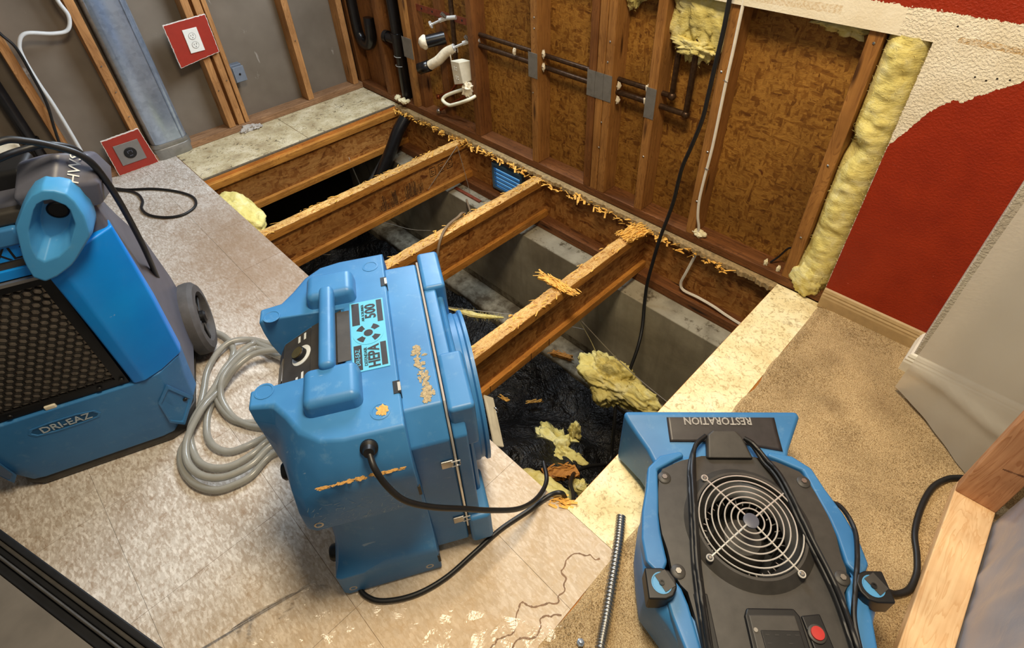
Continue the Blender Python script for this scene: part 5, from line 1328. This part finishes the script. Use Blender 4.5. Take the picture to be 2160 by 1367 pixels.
scrap('brownish wood chunk on wool at the near corner of the opening', (2.56, -.90, -.60), .13, .05, .03, .9, 'flange', 30, 9)
scrap('small wood stick behind the air scrubber in the crawl space', (1.90, -.80, -.55), .10, .018, .012, -.4, 'flange', 6, 13)
scrap('pale wood chip with forked end on the black plastic', (2.06, -.52, -.985), .07, .014, .006, .9, 'splinter', 8, 17)
scrap('pale wood chip on the black plastic beside the scrubber', (1.93, -.62, -.985), .045, .02, .006, .2, 'splinter', 8, 19)
scrap('torn wood edge at the near corner of the opening', (2.835, -1.215, -.008), .05, .03, .008, .7, 'splinter', 40, 23)

# ------------------------------------------------------------------ wires and cables in the opening
def wire(label, pts, r=.0016, mat='wire', name='support_wire', cat='wire', n=8, grp=None):
    o = MB().tube(spline([V(*p) for p in pts], n), r, 6).build(name, M[mat], smooth=True); tag(o, label, cat, grp); return o
wire('thin wire slanting from the second joist end down to its bottom flange', [(1.068, -.092, -.02), (1.05, -.21, -.13), (1.027, -.349, -.262)])
wire('thin wire dropping from the second joist end to the concrete ledge', [(1.070, -.092, -.02), (1.10, -.085, -.16), (1.126, -.079, -.309)])
wire('wire sagging in the dark bay between second and third joist', [(.70, -.48, -.50), (.805, -.437, -.50), (.921, -.388, -.505), (1.02, -.32, -.50)], .0018)
wire('left of two white wires from the last joist to the wool clump', [(2.252, -.454, -.262), (2.29, -.40, -.42), (2.34, -.36, -.58), (2.534, -.37, -.75)], .0017)
wire('right of two white wires from the last joist past the wool clump', [(2.254, -.454, -.262), (2.437, -.40, -.43), (2.60, -.45, -.40), (2.80, -.52, -.33)], .0017)
wire('wire stretched behind the air scrubber toward the last joist', [(1.50, -.85, -.34), (1.70, -.73, -.38), (1.95, -.52, -.42), (2.22, -.35, -.45)], .0016)
wire('pair of thin wires low in the first dark joist bay', [(.80, -1.12, -.30), (.95, -1.02, -.30), (1.05, -.95, -.29)], .0016)
wire('thin dark cable hanging in the first bay beside the strap', [(.33, -.30, -.26), (.29, -.25, -.40), (.24, -.22, -.60)], .002, 'rubber', 'cable', 'cable')
wire('grey cable hooked over the middle joist', [(1.166, -.141, -.305), (1.40, -.30, -.24), (1.585, -.49, -.02), (1.610, -.545, -.004), (1.625, -.61, -.002), (1.648, -.66, -.006), (1.667, -.705, -.04), (1.675, -.735, -.12), (1.678, -.745, -.26)], .006, 'grey_cable', 'cable', 'cable')
wire('white cable bending along the rim board near the pale floor strip', [(2.523, -.02, -.022), (2.501, -.03, -.137), (2.487, -.03, -.207), (2.506, -.03, -.238), (2.578, -.03, -.236), (2.655, -.03, -.240), (2.713, -.03, -.25), (2.80, -.03, -.258), (2.95, -.03, -.26)], .0065, 'romex', 'electrical_cable', 'cable')
t = empty('pipe_strap', (.30, -.33, -.6), 0, 'white perforated hanger strap in the first joist bay', 'strap')
MB().box(.395, .412, -.42, -.4185, -.262, -.20).build('strap', M['white'], t, True)
MB().loft([[V(.40, -.42, -.24), V(.416, -.42, -.24), V(.416, -.4185, -.24), V(.40, -.4185, -.24)], [V(.24, -.30, -.62), V(.256, -.30, -.62), V(.256, -.2985, -.62), V(.24, -.2985, -.62)]]).build('strap', M['white'], t, True)
t = empty('drain_pipe', (.48, -.50, -.6), 0, 'black drain pipe sloping down under the floor below the wall corner', 'pipe')
MB().tube(spline([V(.535, -.055, -.03), V(.53, -.12, -.10), V(.525, -.19, -.20), V(.515, -.27, -.31), V(.50, -.38, -.45), V(.48, -.50, -.60)], 6), .038, 20).build('pipe', M['abs'], t, True, smooth=True)
MB().tube([V(.455, -.20, -.27), V(.43, -.36, -.44)], .022, 16).build('branch', M['steel'], t, True, smooth=True)
# blue daylit foundation vent in the rim
t = empty('foundation_vent', (1.37, .005, -.24), 0, 'small blue daylit foundation vent between second and third joist', 'vent')
MB().box(1.262, 1.482, .004, .0115, -.232, -.086).build('vent_back', M['vent_sky'], t, True)
for (a, b, c, d) in ((1.255, 1.49, -.098, -.082), (1.255, 1.49, -.244, -.228), (1.255, 1.272, -.228, -.098), (1.473, 1.49, -.228, -.098)):
    MB().box(a, b, -.012, .010, c, d).build('vent_frame', M['vent'], t, True, bevel=.002)
for k in range(5):
    MB().box(1.272, 1.473, -.010, .006, -.212 + .026 * k, -.206 + .026 * k, None).build('louvre', M['vent'], t, True)
o = MB().box(1.02, 1.24, -.112, -.092, -.3095, -.300).build('metal_bracket', M['strap_rust'], bevel=.002); tag(o, 'rusty metal bracket lying on the concrete ledge', 'bracket')

# ------------------------------------------------------------------ cables on the back wall
cw = [(2.460, -.045, 1.3), (2.459, -.045, .957), (2.459, -.045, .858), (2.454, -.045, .739), (2.451, -.045, .648), (2.446, -.045, .555), (2.424, -.045, .443), (2.404, -.045, .355), (2.397, -.045, .275), (2.396, -.05, .207), (2.390, -.058, .134), (2.382, -.085, .025), (2.382, -.115, -.10), (2.386, -.14, -.20), (2.405, -.17, -.29), (2.44, -.22, -.37), (2.468, -.28, -.43), (2.483, -.345, -.51), (2.486, -.40, -.597), (2.498, -.45, -.665), (2.534, -.50, -.734), (2.575, -.56, -.86), (2.60, -.62, -.84), (2.61, -.68, -.75), (2.588, -.753, -.70), (2.60, -.857, -.60), (2.666, -.966, -.45), (2.745, -1.052, -.30), (2.80, -1.12, -.18), (2.83, -1.17, -.11)]
o = MB().tube(spline([V(*p) for p in cw], 6), .0075, 10).build('power_cord', M['rubber'], smooth=True); tag(o, 'long black cord hanging down the back wall into the opening', 'cord')
rm = [(2.489, -.008, 1.2), (2.488, -.008, .939), (2.488, -.008, .80), (2.487, -.008, .671), (2.488, -.008, .452), (2.482, -.008, .30), (2.481, -.008, .21), (2.488, -.006, .14), (2.497, .002, .09), (2.500, .008, .05)]
t = empty('electrical_cable', (2.49, -.008, .04), 0, 'thin white electrical cable stapled down a stud to a foam blob', 'cable')
MB().tube(spline([V(*p) for p in rm], 6), .0055, 8).build('cable', M['romex'], t, True, smooth=True)
MB().tube([V(2.480, -.014, .70), V(2.488, -.016, .70), V(2.496, -.014, .70)], .0015, 6).build('staple', M['steel'], t, True)
MB().tube([V(2.478, -.014, .36), V(2.487, -.016, .36), V(2.496, -.014, .36)], .0015, 6).build('staple', M['steel'], t, True)
fb = MB(); fb.add(*lump((2.503, .012, .050), .020, (1.1, .9, .9), 2, .35, 18, 12)); fb.add(*lump((2.483, .010, .056), .012, (1, 1, .9), 6, .35)); fb.add(*lump((2.523, .012, .054), .012, (1, 1, .9), 9, .35))
fb.build('foam_blob', M['foam'], t, True, smooth=True, kind='stuff')
wire('short blue-black wire poking out beside the right stud foot', [(2.85, .05, .14), (2.835, .05, .127), (2.813, .05, .075), (2.795, .04, .045)], .004, 'rubber', 'cable', 'cable')
for k, (x, z) in enumerate(((2.785, .05), (2.835, .045))):
    o = MB().add(*lump((x, .02, z), .011, (.7, .7, 1.5), k + 3, .6)).build('foam_bit', M['foam'], smooth=True); tag(o, ('small pinkish foam bit on the plate left of the right stud', 'tiny foam crumb touching the foot of the right stud')[k], 'foam')

# ------------------------------------------------------------------ cords and hose on the floor
tc = [(1.97, -1.93, .90), (1.945, -1.86, .98), (1.925, -1.812, .990), (1.916, -1.777, .972), (1.907, -1.745, .945), (1.907, -1.718, .919), (1.901, -1.702, .885), (1.872, -1.694, .829), (1.841, -1.690, .763), (1.798, -1.688, .676), (1.755, -1.688, .583), (1.71, -1.690, .496), (1.56, -1.690, .30), (1.44, -1.68, .12), (1.36, -1.67, .02), (1.2, -1.70, .007), (.114, -1.640, .007), (.114, -1.586, .007), (.205, -1.523, .007), (.296, -1.431, .007), (.406, -1.361, .007), (.513, -1.323, .007), (.589, -1.329, .007), (.634, -1.361, .007), (.649, -1.418, .007), (.611, -1.477, .007), (.534, -1.523, .007), (.447, -1.531, .007), (.375, -1.505, .007), (.283, -1.502, .007), (.201, -1.537, .007), (.10, -1.62, .007), (.05, -1.70, .007)]
o = MB().tube(spline([V(*p) for p in tc[:16]], 8), .0072, 10).build('power_cord', M['rubber'], smooth=True); tag(o, 'black cord draped over the top and down the side of the dehumidifier', 'cord')
o = MB().tube(spline([V(*p) for p in tc[16:]], 8), .0062, 10).build('power_cord', M['rubber'], smooth=True); tag(o, 'thin black cord looped on the floor below the steel outlet', 'cord')
o = MB().tube(spline([V(1.80, -1.70, .86), V(1.845, -1.715, .905), V(1.867, -1.738, .931), V(1.872, -1.760, .942), V(1.880, -1.795, .947), V(1.898, -1.832, .951), V(1.92, -1.90, .945), V(1.95, -2.0, .85)], 8), .0072, 10).build('power_cord', M['rubber'], smooth=True); tag(o, 'second black cord crossing over the dehumidifier handle', 'cord')
hs = [[(1.40, -1.70, .012), (1.497, -1.642, .012), (1.53, -1.615, .012), (1.59, -1.60, .012), (1.658, -1.607, .012), (1.696, -1.631, .012), (1.722, -1.656, .012), (1.76, -1.70, .012),
       (1.79, -1.717, .012), (1.843, -1.735, .022), (1.912, -1.735, .014), (1.967, -1.716, .012), (2.02, -1.67, .012)],
      [(2.02, -1.40, .012), (1.85, -1.45, .012), (1.708, -1.513, .012), (1.654, -1.546, .014), (1.63, -1.596, .026), (1.642, -1.650, .024), (1.687, -1.707, .016), (1.759, -1.749, .014), (1.82, -1.786, .014), (1.872, -1.827, .014), (1.909, -1.858, .014), (1.935, -1.884, .014), (1.977, -1.899, .014), (2.029, -1.902, .014), (2.082, -1.891, .014), (2.131, -1.861, .014), (2.154, -1.816, .014), (2.16, -1.77, .014), (2.14, -1.70, .014)],
      [(1.95, -1.42, .014), (1.711, -1.53, .014), (1.697, -1.550, .026), (1.705, -1.599, .030), (1.742, -1.664, .034), (1.792, -1.717, .034), (1.828, -1.772, .030), (1.863, -1.816, .028), (1.905, -1.843, .026), (1.953, -1.858, .014), (2.01, -1.860, .013), (2.056, -1.840, .013), (2.089, -1.800, .013), (2.097, -1.741, .013), (2.09, -1.68, .013)],
      [(1.95, -1.45, .014), (1.757, -1.537, .03), (1.738, -1.585, .045), (1.756, -1.642, .045), (1.79, -1.689, .045), (1.843, -1.721, .03), (1.912, -1.727, .016), (1.967, -1.716, .013), (2.03, -1.68, .013)],
      [(1.95, -1.44, .013), (1.727, -1.522, .014), (1.714, -1.574, .013), (1.741, -1.640, .013), (1.793, -1.709, .013), (1.848, -1.767, .013), (1.908, -1.799, .013), (1.958, -1.811, .013), (2.004, -1.805, .013), (2.04, -1.783, .013), (2.057, -1.748, .013), (2.07, -1.69, .013)],
      [(1.77, -1.66, .014), (1.81, -1.708, .03), (1.853, -1.770, .046), (1.894, -1.820, .044), (1.934, -1.858, .038), (1.983, -1.880, .032), (2.037, -1.881, .030), (2.087, -1.862, .030), (2.123, -1.823, .028), (2.137, -1.757, .026), (2.12, -1.69, .024)]]
con = [(2.16, -1.60, .014), (2.10, -1.47, .014)]
chain = hs[0] + con + hs[1][1:] + [(2.18, -1.60, .03), (2.11, -1.45, .03)] + hs[2][1:] + [(2.14, -1.58, .035), (2.07, -1.46, .035)] + hs[4][1:] + [(2.12, -1.57, .05), (2.04, -1.47, .05)] + hs[3][1:] + [(2.12, -1.60, .045), (2.06, -1.48, .06), (1.88, -1.48, .066), (1.79, -1.56, .064), (1.79, -1.64, .058)] + hs[5][1:] + [(2.14, -1.62, .02), (2.20, -1.58, .013)]
o = MB().tube(spline([V(*p) for p in chain], 8), .0104, 14).build('drain_hose', M['hose'], smooth=True)
tag(o, 'coil of clear grey vinyl hose between dehumidifier and air scrubber', 'hose')
# flexible metal conduit
cd = spline([V(*p) for p in [(2.975, -1.144, .013), (3.013, -1.208, .020), (3.056, -1.289, .024), (3.095, -1.362, .026), (3.121, -1.414, .026), (3.17, -1.50, .026)]], 60)
rr = [.0115 + .0018 * math.sin(i * 1.05) for i in range(len(cd))]
t = empty('metal_conduit', (2.975, -1.144, 0), 0, 'length of ribbed flexible metal conduit lying beside the air mover', 'conduit')
MB().tube(cd, rr, 14).build('ribbed_tube', M['steel'], t, True, smooth=True, ang=180)
MB().lathe([(.0095, -.0002), (.0, -.0001)], 14, axisM((0, 0, .013) , (-.51, .86, -.05)), cap=False).build('open_bore', M['outlet_dk'], t)
o = MB().lathe([(.009, 0), (.009, .006), (.005, .008), (.005, .014), (.0, .014)], 6, axisM((3.082, -1.436, .016), (.1, .1, 1))).build('hex_connector', M['galv'], bevel=.001); tag(o, 'small galvanised hex fitting on the carpet by the conduit', 'fitting')
# cord of the air mover on the carpet
o = MB().tube(spline([V(*p) for p in [(3.60, -.40, .02), (3.558, -.437, .02), (3.537, -.463, .02), (3.518, -.515, .02), (3.514, -.592, .02), (3.523, -.672, .02), (3.544, -.727, .02), (3.557, -.774, .02), (3.556, -.822, .02), (3.538, -.854, .022), (3.522, -.868, .03), (3.505, -.89, .05)]], 8), .0075, 10).build('power_cord', M['rubber'], smooth=True)
tag(o, 'black cord snaking over carpet from the new lumber to the air mover', 'cord')
# clear film on the floor in front
def film_fn(u, v):
    a = Vector((2.47, -2.06, 0)); b = Vector((2.515, -1.845, 0)); c_ = Vector((2.80, -1.60, 0)); 
    # quad from the film edge toward the camera
    p0 = Vector((2.46, -2.10)); p1 = Vector((2.53, -1.80)); p2 = Vector((3.05, -1.42)); p3 = Vector((3.2, -2.0))
    p = (p0 * (1 - v) + p1 * v) * (1 - u) + (p3 * (1 - v) + p2 * v) * u
    e = math.exp(-u * 7) 
    r = abs(mnoise.noise((p.x * 9, p.y * 9, 0))) + .6 * abs(mnoise.noise((p.x * 24 + 3, p.y * 21, 2)))
    z = .0015 + (.007 + .036 * e) * r + .012 * e * (1 - abs(2 * v - 1))
    if u == 0: z = .002
    return (p.x, p.y, z)
o = MB().grid(film_fn, 90, 90).build('plastic_film', M['film'], smooth=False, fixn=False)
tag(o, 'crinkled clear plastic film lying in front of the air scrubber', 'plastic film')
# brown water-stain outline on the floor
def stain(pts, label):
    pts = spline([V(*p, .0006) for p in pts], 10); q = []
    for i, p in enumerate(pts): q.append(p + Vector((mnoise.noise((p.x * 60, p.y * 60, 1)), mnoise.noise((p.x * 60, p.y * 60, 5)), 0)) * .009)
    mb = MB(); w = .0016
    for i in range(len(q) - 1):
        d = (q[i + 1] - q[i]).normalized(); s = Vector((-d.y, d.x, 0)) * w * random.uniform(.6, 1.5)
        mb.add([q[i] - s, q[i] + s, q[i + 1] + s, q[i + 1] - s], [(0, 1, 2, 3)])
    return mb.build('water_stain', M['stain_line'], floor, True, fixn=False)
stain([(3.00, -1.262), (2.95, -1.29), (2.945, -1.34), (2.975, -1.36), (2.985, -1.41), (2.955, -1.45), (2.93, -1.47), (2.955, -1.52), (2.94, -1.56), (2.955, -1.60)], '')
stain([(3.01, -1.42), (2.985, -1.45), (2.995, -1.49), (2.975, -1.53), (2.99, -1.58)], '')

# ------------------------------------------------------------------ new lumber frame and plastic sheets at the right
fr_ = empty('lumber_frame', (3.60, -.51, 0), math.radians(1.8), 'new pine containment frame: plate on the carpet and upright stud', 'lumber frame')
MB().box(-.044, .045, -1.0, .038, .012, .050).build('bottom_plate', M['lumber_y'], fr_, bevel=.003, seg=2)
up = MB().box(-.044, .045, .0, .038, .0505, 1.9).build('upright_stud', M['lumber_z'], fr_, bevel=.003, seg=2)
pr = MB()
for k in range(34):
    x = -.006 + .0019 * k * 1.0; h = random.choice((.004, .006, .006, .003))
    pr.box(x, x + random.uniform(.0006, .0013), -.0006, -.0001, .20 - h / 2 + .0005 * k, .20 + h / 2 + .0005 * k)
pr.build('grade_stamp', plain('stamp_ink', S(88, 56, 40), .8), fr_, fixn=False, kind='stuff')
def sheet_fn(u, v):
    p0 = Vector((3.336, -.250)); p1 = Vector((3.60, -.425)); p = p0.lerp(p1, u)
    z = .035 + 1.9 * v - .02 * u * (1 - v)
    w = .004 * math.sin(u * 5 + v * 2) + .010 * mnoise.noise((u * 1.2, v * 4, 3)) + .002 * mnoise.noise((u * 7, v * 16, 6))
    fold = .012 * math.exp(-((v - .055 - .05 * u) / .010) ** 2)
    return (p.x + w * .55 + .10 * v * (1 - u) * .4, p.y + w * .83 - fold, z)
o = MB().grid(sheet_fn, 40, 110).build('plastic_sheet', M['sheet'], smooth=True, ang=180, fixn=False)
tag(o, 'milky translucent plastic sheet hanging beside the upright new stud', 'plastic sheet')
def sheet2_fn(u, v):
    y = -.515 - .62 * u; z = .02 + 1.7 * v
    return (3.652 + .016 * u + .05 * v + .012 * mnoise.noise((u * 5, v * 6, 1)) + .004 * mnoise.noise((u * 18, v * 20, 4)), y, z)
o = MB().grid(sheet2_fn, 50, 90).build('plastic_sheet', M['sheet_daylit_tint'], smooth=True, ang=180, fixn=False)
tag(o, 'plastic sheet with bluish daylight painted in, hanging along the right side of the floor plate', 'plastic sheet')

# ------------------------------------------------------------------ black framed glass panel at the lower left corner
gp = empty('framed_panel', (2.163, -2.190, 0), math.atan2(.163, .462), 'black framed dark glossy panel at the lower left picture corner', 'panel')
# local x runs along the visible edge, y away from it (towards the camera side is negative)
def rail(y0, y1, z0, z1, nm, m_): return MB().box(-.35, .75, y0, y1, z0, z1).build(nm, M[m_], gp, bevel=.0025, seg=2)
rail(-.012, 0, .20, .350, 'outer_rim', 'black_dk'); rail(-.020, -.0125, .20, .344, 'frame_rail', 'black'); rail(-.030, -.0205, .20, .338, 'frame_groove', 'black_dk'); rail(-.036, -.0305, .20, .345, 'frame_rail', 'black'); rail(-.052, -.0365, .20, .336, 'frame_groove', 'black_dk')
MB().box(-.35, .75, -.50, -.0525, .20, .340).build('glass_panel', M['glass_dk'], gp)
MB().lathe([(.005, .340), (.005, .343), (.0, .343)], 12, Matrix.Translation((.09, -.075, 0))).build('screw', M['black_dk'], gp)
MB().box(-.35, .75, -.165, -.150, .340, .352).build('cross_rail', M['black'], gp, bevel=.003)
MB().box(-.35, .75, -.50, 0, 0.0, .1995).build('cabinet_body', M['black_dk'], gp)
# white tag card hanging from the scrubber collar
t = empty('tag_card', (2.46, -1.13, -.05), 0, 'white tag with a metal ring hanging beside the scrubber intake', 'tag')
MB().loft([[V(2.395, -1.107, -.05), V(2.425, -1.095, -.05), V(2.525, -1.150, -.16), V(2.50, -1.168, -.16)], [V(2.397, -1.104, -.046), V(2.427, -1.092, -.046), V(2.527, -1.147, -.156), V(2.502, -1.165, -.156)]]).build('card', M['white_dirty'], t, True)
MB().tube([Vector((2.452 + .010 * math.cos(2 * PI * k / 20), -1.105, -.075 + .010 * math.sin(2 * PI * k / 20))) for k in range(20)], .0016, 6, closed=True).build('ring', M['steel'], t, True, smooth=True)
